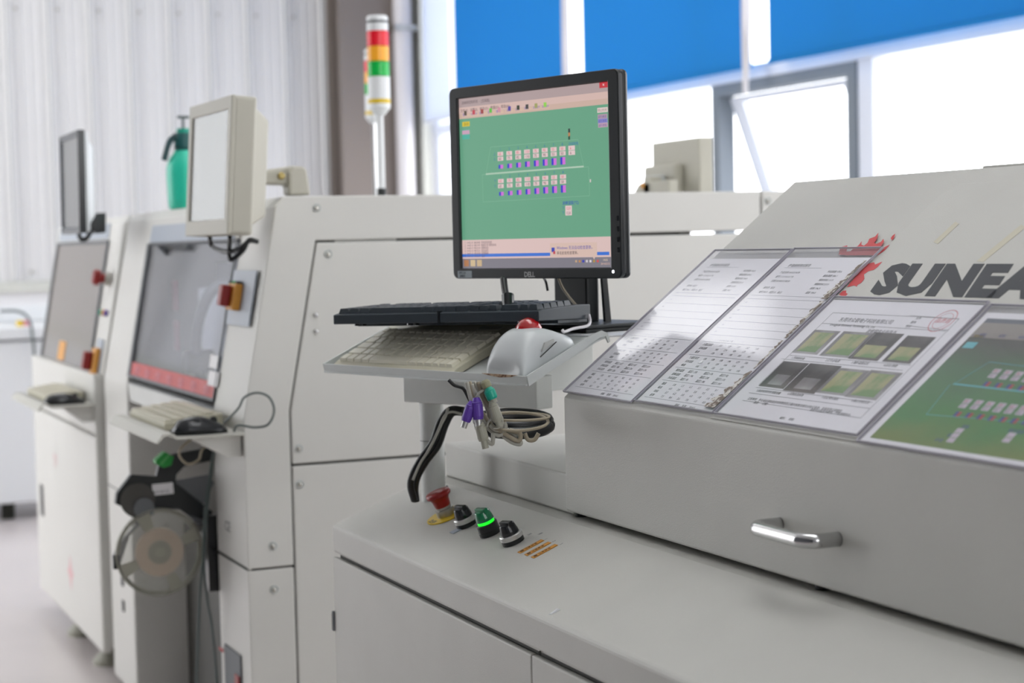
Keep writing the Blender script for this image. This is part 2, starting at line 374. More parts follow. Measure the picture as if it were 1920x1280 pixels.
obj('lower_skirt', box(B(), (-5.345, YF+.16, .02), (-4.30, YF+.329, .55)), RECESS, t2, bevel=.004)
# interior behind the cover
bm = B(); box(bm, (-5.15, YF+.18, 1.02), (-4.85, YF+.3, 1.27)); box(bm, (-4.78, YF+.2, 1.0), (-4.62, YF+.32, 1.22))
obj('placement_head', bm, P_FAR, t2, bevel=.008)
bm = B(); box(bm, (-5.32, YF+.28, 1.28), (-4.32, YF+.32, 1.34)); obj('gantry_beam', bm, GASK, t2)
obj('cable_chain', tube(B(), [(-4.98, YF+.14, 1.0), (-4.98, YF+.13, 1.12), (-4.85, YF+.13, 1.24), (-4.62, YF+.13, 1.29), (-4.42, YF+.15, 1.26), (-4.34, YF+.16, 1.22)], .016, 8), GASK, t2, smooth=True)
obj('motor', cyl(B(), axisM((-5.0, YF+.1, 1.06), (0, 1, 0)), .035, .08, 16), BLACK, t2)
for z in (1.20, 1.08): obj('warning_strip', box(B(), (-5.31, YF+.14, z), (-5.25, YF+.145, z+.09)), PINKT, t2)
# tinted cover + its frame
cs = [(-5.345, 1.005), (-4.30, 1.005), (-4.30, 1.403), (-5.345, 1.403)]
out = [V((x, iz(z, .004), z)) for x, z in cs]
obj('front_cover', prism(B(), out, n2*.005), GLASST, t2)
fr = obj('cover_frame', ring(B(), [V((x, iz(z, -.002), z)) for x, z in cs], [V((x, iz(z, -.002), z)) for x, z in ((-5.315, 1.012), (-4.305, 1.012), (-4.305, 1.398), (-5.315, 1.398))], n2*.004), GASK, t2)
red = obj('red_warning_tape', prism(B(), [V((x, iz(z, .001), z)) for x, z in ((-5.31, 1.012), (-4.305, 1.012), (-4.305, 1.05), (-5.31, 1.05))], n2*.002), REDT, t2)
bm = B()
for k in range(7): text_bm(bm, '危险', .028, frame(V((-5.25+.14*k, iz(1.02, -.001), 1.018)), X_, V((0, .097, .52))), align='LEFT')
tag(obj('tape_lettering', bm, PINKT, red), kind='stuff')
for (x0, y0, x1, y1, m) in ((396, 664, 403, 690, PAPER), (393, 694, 403, 725, PAPER)):
    a, b = inc2(x0, y0), inc2(x1, y1); z0, z1 = b.z, a.z
    l = obj('safety_label', prism(B(), [V((x, iz(z, -.001), z)) for x, z in ((a.x, z0), (b.x+.02, z0), (b.x+.02, z1), (a.x, z1))], n2*.002), m, t2)
# end panels on x=-4
def panel(name, pts, th=.012, m=P_MACH, bev=.003): return obj(name, prism(B(), [(-4.0-th, y, z) for y, z in pts], (th, 0, 0)), m, t2, bevel=bev)
DK = obj('end_backing', prism(B(), [(-4.0134, y, z) for y, z in ((YF+.012, .03), (YF+.012, .985), (YF+.105, 1.485), (2.69, 1.485), (2.69, 1.402), (1.3, 1.402), (1.3, 1.384), (2.69, 1.384), (2.69, .03))], (.003, 0, 0)), DARK, t2)
panel('corner_panel', [(YF, .634), (YF, .985), (YF+.092, 1.478), (YF+.112, 1.5), (2.466, 1.5), (2.466, 1.399), (1.2495, 1.3955), (1.1735, .999), (1.1735, .634)])
panel('end_door', [(1.1775, .873), (1.1775, .998), (1.2525, 1.3905), (2.70, 1.3905), (2.70, .873)])
panel('lower_end_panel', [(1.1775, .867), (2.70, .867), (2.70, .03), (1.1775, .03)])
panel('lower_corner_panel', [(YF, .629), (1.1735, .629), (1.1735, .03), (YF, .03)])
panel('top_corner_panel', [(2.472, 1.5), (2.70, 1.5), (2.70, 1.399), (2.472, 1.399)])
for (y, z) in ((1.255, 1.472), (1.28, 1.363), (1.194, .909), (1.194, .824), (1.124, .684), (1.124, .581), (2.49, 1.474)):
    c = obj('screw_cup', lathe(B(), [(.0105, 0), (.0105, .0015), (.009, .0022), (.0075, .0004), (0, .0004)], axisM((-4.0, y, z), (1, 0, 0)), 18), P_COOL, t2, smooth=False)
    obj('screw', lathe(B(), [(.0055, .0003), (.0055, .003), (.003, .0045), (0, .0045)], axisM((-4.0, y-.001, z-.001), (1, 0, 0)), 12), STEEL, c)
for z in (1.221, 1.182): obj('stud', lathe(B(), [(.006, 0), (.006, .002), (.004, .006), (0, .007)], axisM((-4.0, 1.2445, z), (1, 0, 0)), 12), CHROME, t2, smooth=True)
# front strip : CE mark, slot, switch plate
bm = B(); text_bm(bm, 'CE', .034, frame(V((-4.205, YF-.0006, .70)), X_, Z_), align='LEFT', sx=1.3); obj('ce_mark', bm, INK, t2)
a, b = onY(YF, 421, 1207), onY(YF, 452, 1280)
obj('inspection_slot', box(B(), (a.x, YF-.001, .3), (b.x, YF+.003, a.z)), GASK, t2)
obj('red_knob', box(B(), (-4.14, YF-.006, .32), (-4.10, YF-.001, .36)), REDP, t2, bevel=.003)
obj('front_seam', box(B(), (-4.30, YF-.0003, .630), (-4.013, YF+.004, .6335)), DARK, t2)
obj('front_seam', box(B(), (-5.70, YF-.0006, .636), (-5.345, YF+.002, .6395)), DARK, t2)
obj('red_mark', box(B(), (-4.30, YF-.001, .385), (-4.26, YF, .392)), REDT, t2)
for z in (.28, .36): obj('latch', box(B(), (-5.52, YF-.004, z-.02), (-5.49, YF-.0008, z+.015)), BLACK, t2, bevel=.002)
pq = [inc2(440.6, 506), inc2(482, 506), inc2(468, 615), inc2(426, 607)]
x0, x1 = (pq[0].x+pq[3].x)/2, (pq[1].x+pq[2].x)/2; z0, z1 = pq[3].z, pq[0].z
pl = obj('switch_plate', prism(B(), [V((x, iz(z, -.003), z)) for x, z in ((x0, z0), (x1, z0), (x1, z1), (x0, z1))], n2*.004), HEADER, t2, bevel=.001)
nz = -n2
for i in range(3):
    for j, z in enumerate((z1-.035, z0+.045)):
        c = V((x0+.03+.032*i, iz(z, -.003), z)); m = GREENP if (i, j) == (1, 0) else BLACK
        obj('push_button', lathe(B(), [(.008, 0), (.008, .012), (.006, .016), (0, .016)], axisM(c, nz), 12), m, pl)
c = V((x0+.075, iz((z0+z1)/2, -.003), (z0+z1)/2))
Mx = frame(c, X_, V((0, .097, .52)).normalized(), nz)
obj('yellow_switch_base', box(B(), (-.028, -.032, 0), (.035, .032, .02), Mx), ORANGE, pl, bevel=.003)
obj('red_switch_handle', box(B(), (-.024, -.026, .02), (.012, .026, .045), Mx), REDP, pl, bevel=.005)
for k in range(4): foot(t2, (-5.6, -4.2, -5.6, -4.2)[k], (1.2, 1.2, 2.6, 2.6)[k], .03)

# ---- M1, the far-left machine
FADE = mat('faded_red_print', 'e3b9bc', .6)
YF1 = 1.04; X0, X1 = -7.06, -5.76
t1 = thing('pick_and_place_machine', (-6.4, 1.9, 0), 'farthest left white machine with brown-tinted cover and a black slot handle in its door', 'machine')
obj('body', xprism(B(), [(YF1+.03, .12), (YF1+.03, .98), (YF1+.12, 1.47), (YF1+.14, 1.497), (2.7, 1.497), (2.7, .12)], X0+.01, X1-.01), P_MACH, t1, bevel=.006)
def ix(z, d=0): return YF1+.03+(z-.98)*.09/.49+d
zs = .787
obj('lower_door', box(B(), (X0, YF1, .075), (X1-.005, YF1+.03, zs-.004)), P_MACH, t1, bevel=.006)
obj('lower_front_frame', box(B(), (X0, YF1, zs+.004), (X1-.005, YF1+.03, .985)), P_MACH, t1, bevel=.006)
obj('end_panel', box(B(), (X1-.010, YF1+.002, .09), (X1, 2.69, .975)), P_MACH, t1, bevel=.004)
hl = obj('slot_handle', box(B(), (-6.955, YF1-.003, .375), (-6.89, YF1-.0005, .495)), BLACK, t1, bevel=.02)
bm = B(); text_bm(bm, 'YV', .07, frame(V((-6.62, YF1-.0006, .60)), X_, Z_)); obj('faded_lettering', bm, FADE, t1)
bm = B()
pp = [(0, .05), (.02, .015), (.05, 0), (.02, -.015), (0, -.05), (-.02, -.015), (-.05, 0), (-.02, .015)]
prism(bm, [(-6.33+x*1.2, YF1-.0006, .25+z*1.3) for x, z in pp], (0, -.0005, 0)); obj('faded_emblem', bm, FADE, t1)
c1s = [(-6.97, .985), (-5.99, .985), (-5.99, 1.41), (-6.97, 1.41)]
obj('front_cover', prism(B(), [V((x, ix(z, -.004), z)) for x, z in c1s], (0, .006, 0)), mat('brown_mirror_cover', '756c66', .16, spec=.5), t1)
obj('cover_frame', ring(B(), [V((x, ix(z, -.008), z)) for x, z in ((-7.0, .975), (-5.975, .975), (-5.975, 1.42), (-7.0, 1.42))], [V((x, ix(z, -.008), z)) for x, z in c1s], (0, .006, 0)), GASK, t1)
obj('header_band', prism(B(), [V((x, ix(z, -.004), z)) for x, z in ((-6.98, 1.425), (-6.0, 1.425), (-6.0, 1.475), (-6.98, 1.475))], (0, .005, 0)), HEADER, t1)
a = onP((0, ix(.98, -.006), .98), V((0, .49, -.09)), 112, 638); b = onP((0, ix(.98, -.006), .98), V((0, .49, -.09)), 125, 678)
obj('yellow_label', prism(B(), [V((x, ix(z, -.006), z)) for x, z in ((a.x, b.z), (a.x+.13, b.z), (a.x+.13, a.z), (a.x, a.z))], (0, .002, 0)), ORANGE, t1)
M_ = lambda z, x: frame(V((x, ix(z, -.001), z)), X_, V((0, .09, .49)), V((0, -.49, .09)))
e = obj('emergency_button', lathe(B(), [(.016, 0), (.016, .03), (.026, .034), (.026, .05), (.02, .056), (0, .056)], M_(1.29, -5.875), 16), REDP, t1, smooth=False)
obj('button_collar', lathe(B(), [(.022, 0), (.022, .018), (.016, .018)], M_(1.29, -5.875), 16), STEEL, e)
for k, m in enumerate((TEAL, ORANGE, PURP)): obj('pilot_light', lathe(B(), [(.01, 0), (.01, .01), (0, .012)], M_(1.18, -5.92+.045*k), 12), m, t1)
s = obj('switch_base', box(B(), (-.035, -.045, 0), (.03, .045, .02), M_(1.02, -5.86)), ORANGE, t1, bevel=.003)
obj('switch_handle', box(B(), (-.03, -.03, .02), (0, .03, .05), M_(1.02, -5.86)), REDP, s, bevel=.006)
obj('switch_plate', box(B(), (-.05, -.075, 0), (.045, .075, .004), M_(1.02, -5.86)), HEADER, t1)
for x, y in ((-6.45, 1.10), (-5.95, 1.10), (-6.45, 2.6), (-6.95, 2.6)):
    f = obj('levelling_foot', lathe(B(), [(.06, 0), (.06, .015), (.035, .04), (.035, .06), (.016, .062), (.016, .125)], MX.Translation((x, y, 0)), 16), CONN, t1)

# ---- beige monitor on middle machine
def arm_block(name, parent, pts, x0, x1, m): return obj(name, prism(B(), [(x0, y, z) for y, z in pts], (x1-x0, 0, 0)), m, parent, bevel=.006)
def lcd(label, c, w_, h_, yaw, tilt, bez, shell, scrm, depth, name='monitor', edge=None):
    t = thing(name, c, label, 'monitor')
    Mm = MX.Translation(V(c)) @ MX.Rotation(math.radians(yaw), 4, 'Z') @ MX.Rotation(math.radians(tilt), 4, 'X')
    def R(x, z, y=0): return Mm @ V((x, y, z))
    hw, hh = w_/2, h_/2; dv = (Mm.to_3x3() @ Y_)
    sh = obj('shell', prism(B(), [R(-hw, -hh, .003), R(hw, -hh, .003), R(hw, hh, .003), R(-hw, hh, .003)], dv*depth*.55), shell, t, bevel=.008, seg=3)
    obj('rear_shell', loft([[R(-hw*.93, -hh*.9, depth*.5), R(hw*.93, -hh*.9, depth*.5), R(hw*.93, hh*.9, depth*.5), R(-hw*.93, hh*.9, depth*.5)],
                            [R(-hw*.75, -hh*.7, depth), R(hw*.75, -hh*.7, depth), R(hw*.75, hh*.7, depth), R(-hw*.75, hh*.7, depth)]]), shell, t, bevel=.006)
    bz = bez
    fb = obj('bezel', ring(B(), [R(-hw, -hh, -.002), R(hw, -hh, -.002), R(hw, hh, -.002), R(-hw, hh, -.002)],
                      [R(-hw+bz, -hh+bz*1.3, -.002), R(hw-bz, -hh+bz*1.3, -.002), R(hw-bz, hh-bz*1.1, -.002), R(-hw+bz, hh-bz*1.1, -.002)], dv*.01), edge or shell, t, bevel=.002)
    obj('screen', prism(B(), [R(-hw+bz-.002, -hh+bz*1.3-.002, .002), R(hw-bz+.002, -hh+bz*1.3-.002, .002), R(hw-bz+.002, hh-bz*1.1+.002, .002), R(-hw+bz-.002, hh-bz*1.1+.002, .002)], dv*.003), scrm, t)
    return t, R, dv
def loft(rings):
    bm = B(); rs = [[bm.verts.new(p) for p in r] for r in rings]; n = len(rs[0])
    for a, b in zip(rs, rs[1:]):
        for k in range(n): bm.faces.new((a[k], a[(k+1) % n], b[(k+1) % n], b[k]))
    bm.faces.new(rs[0]); bm.faces.new(rs[-1][::-1]); return bm
SCRW = mat('dead_screen_silver', 'b0b4b1', .1, spec=1.0, metal=.5)
SCRG = mat('dead_screen_grey', '6f7173', .25, spec=.6)
tm, R, dv = lcd('beige framed monitor with blank reflective screen, mounted above the middle machine', (-4.05, 1.012, 1.568), .36, .31, 1.5, -4, .027, CREAM, SCRW, .10, edge=CREAM)
tb = tm
arm_block('arm_bracket', tm, [(1.13, 1.562), (1.13, 1.530), (1.20, 1.528), (1.20, 1.503), (1.245, 1.503), (1.243, 1.56), (1.232, 1.57), (1.215, 1.573)], -4.09, -4.04, CREAM)
arm_block('mount_block', tm, [(1.075, 1.60), (1.075, 1.50), (1.14, 1.525), (1.14, 1.57)], -4.10, -4.03, CREAM)
arm_block('clevis', tm, [(1.197, 1.503), (1.197, 1.555), (1.207, 1.571), (1.236, 1.571), (1.243, 1.560), (1.250, 1.503)], -4.04, -4.025, CREAM)
obj('pivot_bolt', lathe(B(), [(.009, 0), (.009, .004), (.005, .007), (0, .007)], axisM(onX(-4.025, 527, 330), (1, 0, 0)), 14), mat('brass', '9a8a5a', .3, metal=1), tm)
e0 = onX(-4.0, 483, 453)
for k in range(2):
    s = V((-4.03-.09*(k == 0), 1.035, 1.415))
    s = onY(1.035, (393, 431)[k], 444)
    pts = [s, onY(1.05, (398, 430)[k], (462, 470)[k]), onX(-4.02, (425, 433)[k], (472, 487)[k]), onX(-4.0, (450, 455)[k], (465, 470)[k]), onX(-3.995, 467, (452, 450)[k]), e0]
    o = obj('monitor_cable', tube(B(), pts, .0055, 8), CORDB); tag(o, ('black cable drooping from the left underside of the beige monitor', 'black cable dropping from the right corner of the beige monitor')[k], 'cable')
# ---- rear monitor seen from behind on top of the middle machine
yb = 2.50
a = onY(yb, 1222, 268); b = onY(yb, 1312, 357)
t = thing('monitor', ((a.x+b.x)/2, yb, 1.5), 'beige monitor seen from behind on top of the middle machine, against the window', 'monitor')
obj('shell', box(B(), (a.x, yb, 1.5), (b.x, yb+.045, a.z)), CREAM, t, bevel=.004)
obj('rear_shell', box(B(), (a.x-.0, yb-.03, 1.5), (b.x-.09, yb, a.z-.07)), CREAM, t, bevel=.008)
obj('vesa_plate', box(B(), (a.x+.06, yb-.06, 1.5), (b.x-.14, yb-.03, a.z-.10)), P_COOL, t, bevel=.004)
obj('hinge_block', box(B(), (a.x+.13, yb-.10, 1.5), (a.x+.17, yb-.06, 1.56)), CREAM, t, bevel=.004)
c = onY(yb-.1, 1188, 355); d = onY(yb-.1, 1222, 340)
obj('mount_arm', prism(B(), [(c.x, yb-.10, 1.5), (d.x+.1, yb-.10, 1.5), (d.x+.1, yb-.10, d.z), (c.x+.03, yb-.10, d.z-.003), (c.x, yb-.10, d.z-.025)], (0, .03, 0)), CREAM, t, bevel=.004)
obj('pivot_bolt', lathe(B(), [(.009, 0), (.009, .003), (0, .006)], axisM(onY(yb-.1, 1206, 348), (0, -1, 0)), 12), ORANGE, t)

# ---- black monitor on far-left machine
tk, R, dv = lcd('small black monitor with dark blank screen, mounted on the farthest left machine', (-5.705, .981, 1.598), .36, .31, -1, -.7, .014, P_FAR, SCRG, .05, edge=mat('navy_black_bezel', '0d2232', .3))
obj('black_edge', ring(B(), [R(-.183, -.158, -.004), R(.183, -.158, -.004), R(.183, .158, -.004), R(-.183, .158, -.004)], [R(-.178, -.153, -.004), R(.178, -.153, -.004), R(.178, .153, -.004), R(-.178, .153, -.004)], dv*.022), BLACKG, tk)
g = [onX(-5.74, *p) for p in ((165, 418), (180, 399), (197, 398), (197, 436), (180, 438), (168, 430))]
obj('mount_bracket', prism(B(), [(p.x-.06, p.y, p.z) for p in g], (.08, 0, 0)), BLACKG, tk, bevel=.004)
o = obj('monitor_cable', tube(B(), [onX(-5.72, 148, 441), onX(-5.70, 153, 449), onX(-5.70, 163, 446), onX(-5.73, 170, 434)], .008, 8), CORDB); tag(o, 'short black cable under the black monitor of the far-left machine', 'cable')

# ---- keyboard shelves of the two machines
SHELFM = mat('shelf_off_white', 'c2c1b8', .45)
def shelf(label, x0, x1, y0, y1, z, m, mouselab, kblab, cablab, sc=1.0):
    t = thing('keyboard_shelf', ((x0+x1)/2, (y0+y1)/2, z), label, 'shelf')
    th = .006
    # plate with a raised, rolled front lip
    prof = [(y1, z), (y0+.04, z), (y0+.026, z+.010), (y0+.010, z+.010), (y0-.004, z-.008), (y0-.008, z-.005), (y0+.007, z+.015), (y0+.029, z+.015), (y0+.043, z+th), (y1, z+th)]
    obj('plate', xprism(B(), prof, x0, x1), SHELFM, t)
    br = [(y1+.03, z-.001), (y0+.075, z-.001), (y1-.035, z-.052), (y1+.03, z-.052)]
    obj('support_bracket', xprism(B(), [(min(y, y1), q) for y, q in br], x1-.10, x1-.03), P_MACH, t, bevel=.003)
    # keyboard
    kx0, kx1 = x0+.01, x1-.15
    k = thing('keyboard', ((kx0+kx1)/2, y0+.10, z+th), kblab, 'keyboard')
    tz = z+th+.001
    pr = [(y0+.044, tz), (y0+.044, tz+.016), (y1-.012, tz+.034), (y1-.012, tz)]
    obj('case', xprism(B(), pr, kx0, kx1), BEIGE, k, bevel=.003)
    bm = B()
    for r in range(5):
        yy = y0+.048+r*.0245; zz = tz+.0155+(yy-y0-.044)/(y1-y0-.056)*.018
        if yy+.02 > y1-.014: break
        n = 15
        for i in range(n):
            a = kx0+.008+(kx1-kx0-.016)*i/n; box(bm, (a, yy, zz), (a+(kx1-kx0-.016)/n*.76, yy+.020, zz+.008))
    tag(obj('keys', bm, BEIGEK, k), kind='stuff')
    return t
shelf('white bent-metal keyboard shelf on the middle machine', -4.55, -3.99, .865, 1.062, .949, P_FAR, '', 'beige keyboard on the shelf of the middle machine', '')
shelf('white keyboard shelf on the farthest left machine', -6.32, -5.74, .865, 1.039, .885, P_FAR, '', 'beige keyboard on the shelf of the farthest left machine', '')
def mouse(label, c, ln, wd, ht, m, z):
    t = thing('mouse', (c[0], c[1], z), label, 'mouse')
    rings = []
    for i in range(9):
        s = i/8; y = -ln/2+ln*s; hh = ht*(.35+.65*math.sin(PI*min(1, (s*.9+.12)))**.8) if 0 < s < 1 else ht*.3
        ww = wd/2*(math.sin(PI*(.12+.76*s))**.45)
        rings.append([V((c[0]+ww*math.cos(a)*(1 if math.sin(a) >= 0 else 1), c[1]+y, z+max(0, math.sin(a))*hh + (0.002 if math.sin(a) < 0 else 0))) for a in [2*PI*k/16 for k in range(16)]])
    obj('shell', loft(rings), m, t, smooth=True)
    obj('base', loft([[V((p.x*.97+c[0]*.03, p.y*.97+c[1]*.03, z+.0005)) for p in r] for r in [[V((c[0]+wd/2*.92*math.cos(a), c[1]+ln/2*.95*math.sin(a), z)) for a in [2*PI*k/20 for k in range(20)]]]*1 + [[V((c[0]+wd/2*.92*math.cos(a), c[1]+ln/2*.95*math.sin(a), z+.006)) for a in [2*PI*k/20 for k in range(20)]]]]), m, t)
    obj('scroll_wheel', cyl(B(), axisM((c[0]-.003, c[1]+ln*.28, z+ht*.72), X_), .009, .006, 14), BLACK, t)
    return t
MO = mouse('black mouse at the end of the middle machine keyboard shelf', (-4.04, .967), .125, .07, .04, BLACKG, .9555)
mouse('black mouse on the keyboard shelf of the farthest left machine', (-5.83, .955), .13, .07, .036, BLACKG, .8915)
o = obj('mouse_cord', tube(B(), [(-4.04, 1.027, .975), onX(-4.0, 447, 765), onX(-3.97, 458, 745), onX(-3.95, 482, 736), onX(-3.94, 505, 745), onX(-3.94, 514, 770), onX(-3.95, 503, 795), onX(-3.97, 478, 801), onX(-3.99, 447, 797), (-4.02, 1.045, .958)], .0028, 8, n=10), CORDD)
setp(o, MO, W(o))
obj_paths = [([(-4.10, .98, .949), onX(-4.1, 336, 845), onX(-4.1, 350, 869), onX(-4.1, 372, 862), onX(-4.1, 381, 840), (-4.10, 1.04, .95)], .003, CORDT, 'tan cord drooping below the middle machine keyboard shelf')]
for pts, r, m, l in obj_paths: tag(obj('cord', tube(B(), pts, r, 8), m), l, 'cord')

# ---- feeder with reel in the middle machine
XF = -4.36
tf = thing('tape_feeder', (XF, 1.0, .5), 'black and grey component tape feeder with a clear reel and green clip below the shelf', 'feeder')
fx = lambda x, y, d=0: onX(XF+d, x, y)
def xpoly(name, pts, th, m, d=0, parent=None, bevel=.002):
    c = [fx(x, y, d) for x, y in pts]; return obj(name, prism(B(), c, (-th, 0, 0)), m, parent or tf, bevel=bevel)
xpoly('feeder_body', [(236, 903), (246, 890), (293, 893), (300, 862), (330, 850), (400, 838), (402, 862), (345, 875), (331, 890), (330, 905), (400, 960), (396, 978), (352, 965), (334, 952), (290, 950), (244, 955), (230, 950), (217, 945), (219, 925)], .022, BLACK)
xpoly('rear_plate', [(329, 901), (392, 890), (402, 905), (386, 940), (368, 955), (330, 930)], .012, GASK, -.004)
xpoly('lower_frame', [(245, 955), (255, 985), (232, 1010), (216, 1035), (214, 1048), (225, 1060), (245, 1000), (300, 955), (340, 955), (375, 985), (390, 975), (340, 940), (290, 945)], .016, GASK, -.012)
obj('sprocket_cover', cyl(B(), axisM(fx(258, 937, .002), X_), .043, .006, 28), RECESS, tf, bevel=.001)
obj('sprocket_cover', cyl(B(), axisM(fx(270, 952, .009), X_), .026, .004, 28), GASK, tf, bevel=.001)
l = xpoly('feeder_label', [(285, 908), (324, 904), (326, 925), (286, 929)], .002, PAPER, .0025, bevel=0)
bm = B(); text_bm(bm, '8x4 00172', .009, frame(fx(288, 925, .003), Y_, Z_)); obj('label_print', bm, INK, l)
g = xpoly('green_clip', [(292, 863), (310, 847), (326, 856), (322, 872), (308, 877), (293, 870)], .034, GREENP, .01)
xpoly('clip_rib', [(300, 868), (316, 851), (319, 854), (303, 872)], .002, mat('light_green_plastic', '5cc06a', .4), .012, g)
rc = fx(300, 1035, .012)
rl = obj('reel', lathe(B(), [(.030, 0), (.108, 0), (.108, .002), (.030, .002)], axisM(rc, X_), 48), REELM, tf)
obj('reel_back', lathe(B(), [(.030, 0), (.108, 0), (.108, .002), (.030, .002)], axisM(rc-X_*.014, X_), 48), REELM, tf)
obj('carrier_tape', lathe(B(), [(.030, 0), (.060, 0), (.060, .0115), (.030, .0115)], axisM(rc-X_*.0118, X_), 40), mat('tan_carrier_tape', 'd6c2ae', .6), rl)
obj('reel_hub', lathe(B(), [(0, 0), (.0295, 0), (.0295, .010), (.006, .012), (0, .012)], axisM(rc-X_*.0095, X_), 32), CONN, rl)
for k in range(4):
    a = k*PI/2+.4; u = V((0, math.cos(a), math.sin(a))); s = V((0, -math.sin(a), math.cos(a)))
    p0 = rc+u*.062+X_*.002; p1 = rc+u*.103+X_*.002
    obj('reel_spoke', prism(B(), [p0-s*.012, p1-s*.018, p1+s*.018, p0+s*.012], X_*.001), CONN, rl)
obj('reel_rim', lathe(B(), [(.098, 0), (.109, 0), (.109, .014), (.107, .014), (.107, .002), (.098, .002)], axisM(rc-X_*.012, X_), 48, True), CONN, rl)
obj('latch_tab', box(B(), (XF-.01, .82, .60), (XF+.004, .835, .635)), BLACK, tf)
tag(obj('cable_duct', box(B(), (-4.345, 1.045, .53), (-4.31, 1.085, .72)), BLACKG), 'black vertical duct between the reel and the middle machine front strip', 'duct')
for k, pts in enumerate(([(405, 838), (398, 860), (392, 900), (384, 960), (381, 1040), (374, 1130), (368, 1290)], [(400, 850), (396, 890), (388, 960), (383, 1050), (388, 1120), (398, 1180), (408, 1290)])):
    tag(obj('cord', tube(B(), [onX(-4.29, x, y)+V((0, -.0, 0)) for x, y in pts], .0035, 8), CORDD), ('left dark grey cord hanging straight down beside the reel', 'right dark grey cord hanging beside the reel and bending right')[k], 'cord')

# ---- signal towers
def tower(x, p_top, p_base, label, k=1.0, zbase=1.5):
    top = onX(x, *p_top); bx, by = top.x, onX(x, *p_base).y
    t = thing('signal_tower', (bx, by, zbase), label, 'signal light', 'signal towers on the white machines')
    z1 = top.z
    r = .030*k; h = .042*k
    Mz = lambda z: MX.Translation((bx, by, z))
    obj('cap', lathe(B(), [(r, 0), (r, h*.9), (r*.9, h), (0, h)], Mz(z1-h), 24), P_FAR, t)
    obj('cap_print', lathe(B(), [(r*1.01, 0), (r*1.01, .007)], Mz(z1-h*.5), 24), GASK, t)
    z = z1-h
    for m, n in ((mat('tower_red', 'ee1c30', .25), 'red_lens'), (mat('tower_amber', 'ffb030', .25), 'amber_lens'), (mat('tower_green', '0ab84a', .25), 'green_lens')):
        obj(n, lathe(B(), [(r, 0), (r*1.02, .002), (r*1.02, h-.003), (r, h-.001), (0, h-.001)], Mz(z-h), 24), m, t); z -= h
    obj('body', lathe(B(), [(r*.5, -.02*k), (r*1.04, 0), (r*1.04, .085*k), (r, .0855*k)], Mz(z-.086*k), 24), P_FAR, t, smooth=False)
    obj('yellow_label', lathe(B(), [(r*1.05, 0), (r*1.05, .012)], Mz(z-.075*k), 24), YEL, t)
    zz = z-.105*k
    obj('pole', cyl(B(), Mz(zbase+.035), .010*k, zz-zbase-.03, 16), CHROME if k < 1 else P_FAR, t)
    obj('pole_socket', cyl(B(), Mz(zbase), .013*k, .04, 16), BLACK, t)
tower(-4.7, (708, 30), (716, 362), 'nearer signal tower with red, amber and green lenses on the middle machine', 1.0)
tower(-6.2, (700, 93), (705, 362), 'farther signal tower half hidden behind the nearer one', .98, 1.497)

# ---- spray bottle on the far side
bx, by = -5.2, onX(-5.2, 347, 340).y
ts = thing('spray_bottle', (bx, by, 1.5), 'turquoise pressure spray bottle behind the beige monitor', 'bottle')
Mb = MX.Translation((bx, by, 1.5))
obj('tank', lathe(B(), [(0, 0), (.042, 0), (.05, .008), (.052, .04), (.054, .10), (.053, .125), (.044, .15), (.03, .17), (.024, .18), (0, .18)], Mb, 28), mat('turquoise_plastic', '2fd0b0', .35), ts, smooth=True)
obj('pump_head', lathe(B(), [(.028, .172), (.030, .19), (.026, .215), (.018, .23), (.018, .236), (0, .236)], Mb, 20), mat('dark_teal_plastic', '1f5a5a', .4), ts, smooth=True)
obj('trigger', tube(B(), [(bx, by-.02, 1.72), (bx, by-.042, 1.70), (bx, by-.056, 1.66), (bx, by-.06, 1.645)], .009, 8), mat('dark_trigger', '27474c', .4), ts)
obj('collar', lathe(B(), [(.021, .225), (.021, .238), (0, .238)], Mb, 16), TEAL, ts)
hd = obj('plunger', cyl(B(), MX.Translation((bx, by, 1.73)), .004, .04, 10), CORDD, ts)
obj('plunger_grip', tube(B(), [(bx, by-.018, 1.772), (bx, by+.018, 1.772)], .0045, 8, smooth=False), CORDD, hd)

# ================================================================== FRONT CABINET
ZT = .941; YR = 1.18; CA = math.atan(.40)          # flat rear bed height, ridge line, slope of the control console
CN = V((0, -math.sin(CA), math.cos(CA))); CS = V((0, math.cos(CA), math.sin(CA))); CP = V((0, YR, ZT))
fc = onP(CP, CN, 622, 984); XC, YC, ZF = fc.x, fc.y, fc.z
XE = 1.2     # right end, out of frame
tc = thing('solder_machine_cabinet', (-1.2, 1.4, 0), 'long white cabinet in the foreground with the control buttons on its sloping console', 'machine')
ZLB = onY(YC, 624, 1035).z; ZDT = onY(YC, 624, 1043).z
def xpr(pr, x0, x1): return xprism(B(), pr, x0, x1)
obj('console', xpr([(YC, ZLB), (YC, ZF), (YR, ZT), (2.3, ZT), (2.3, ZLB-.02), (YC+.05, ZLB-.02), (YC+.05, ZLB)], XC, XE), P_NEAR, tc, bevel=.006, seg=3)
obj('carcass', box(B(), (XC+.004, YC+.012, .06), (XE, 2.28, ZLB-.0205)), P_NEAR, tc)
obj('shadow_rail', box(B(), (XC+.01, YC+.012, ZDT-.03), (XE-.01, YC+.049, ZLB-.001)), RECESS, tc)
dxs = onY(YC, 995, 1226).x; dw = dxs-XC
dx = [XC+.001+dw*k for k in range(6)]
for i in range(5):
    obj('door', box(B(), (dx[i]+(.0015 if i else 0), YC, .07), (min(XE, dx[i+1])-.0015, YC+.011, ZDT)), P_NEAR, tc, bevel=.0025, seg=2)
ht_, hb2 = onY(YC, 628, 1146).z, onY(YC, 628, 1182).z
hz = obj('hinge', box(B(), (XC-.003, YC-.004, hb2), (XC+.004, YC+.006, ht_)), GASK, tc, bevel=.001)
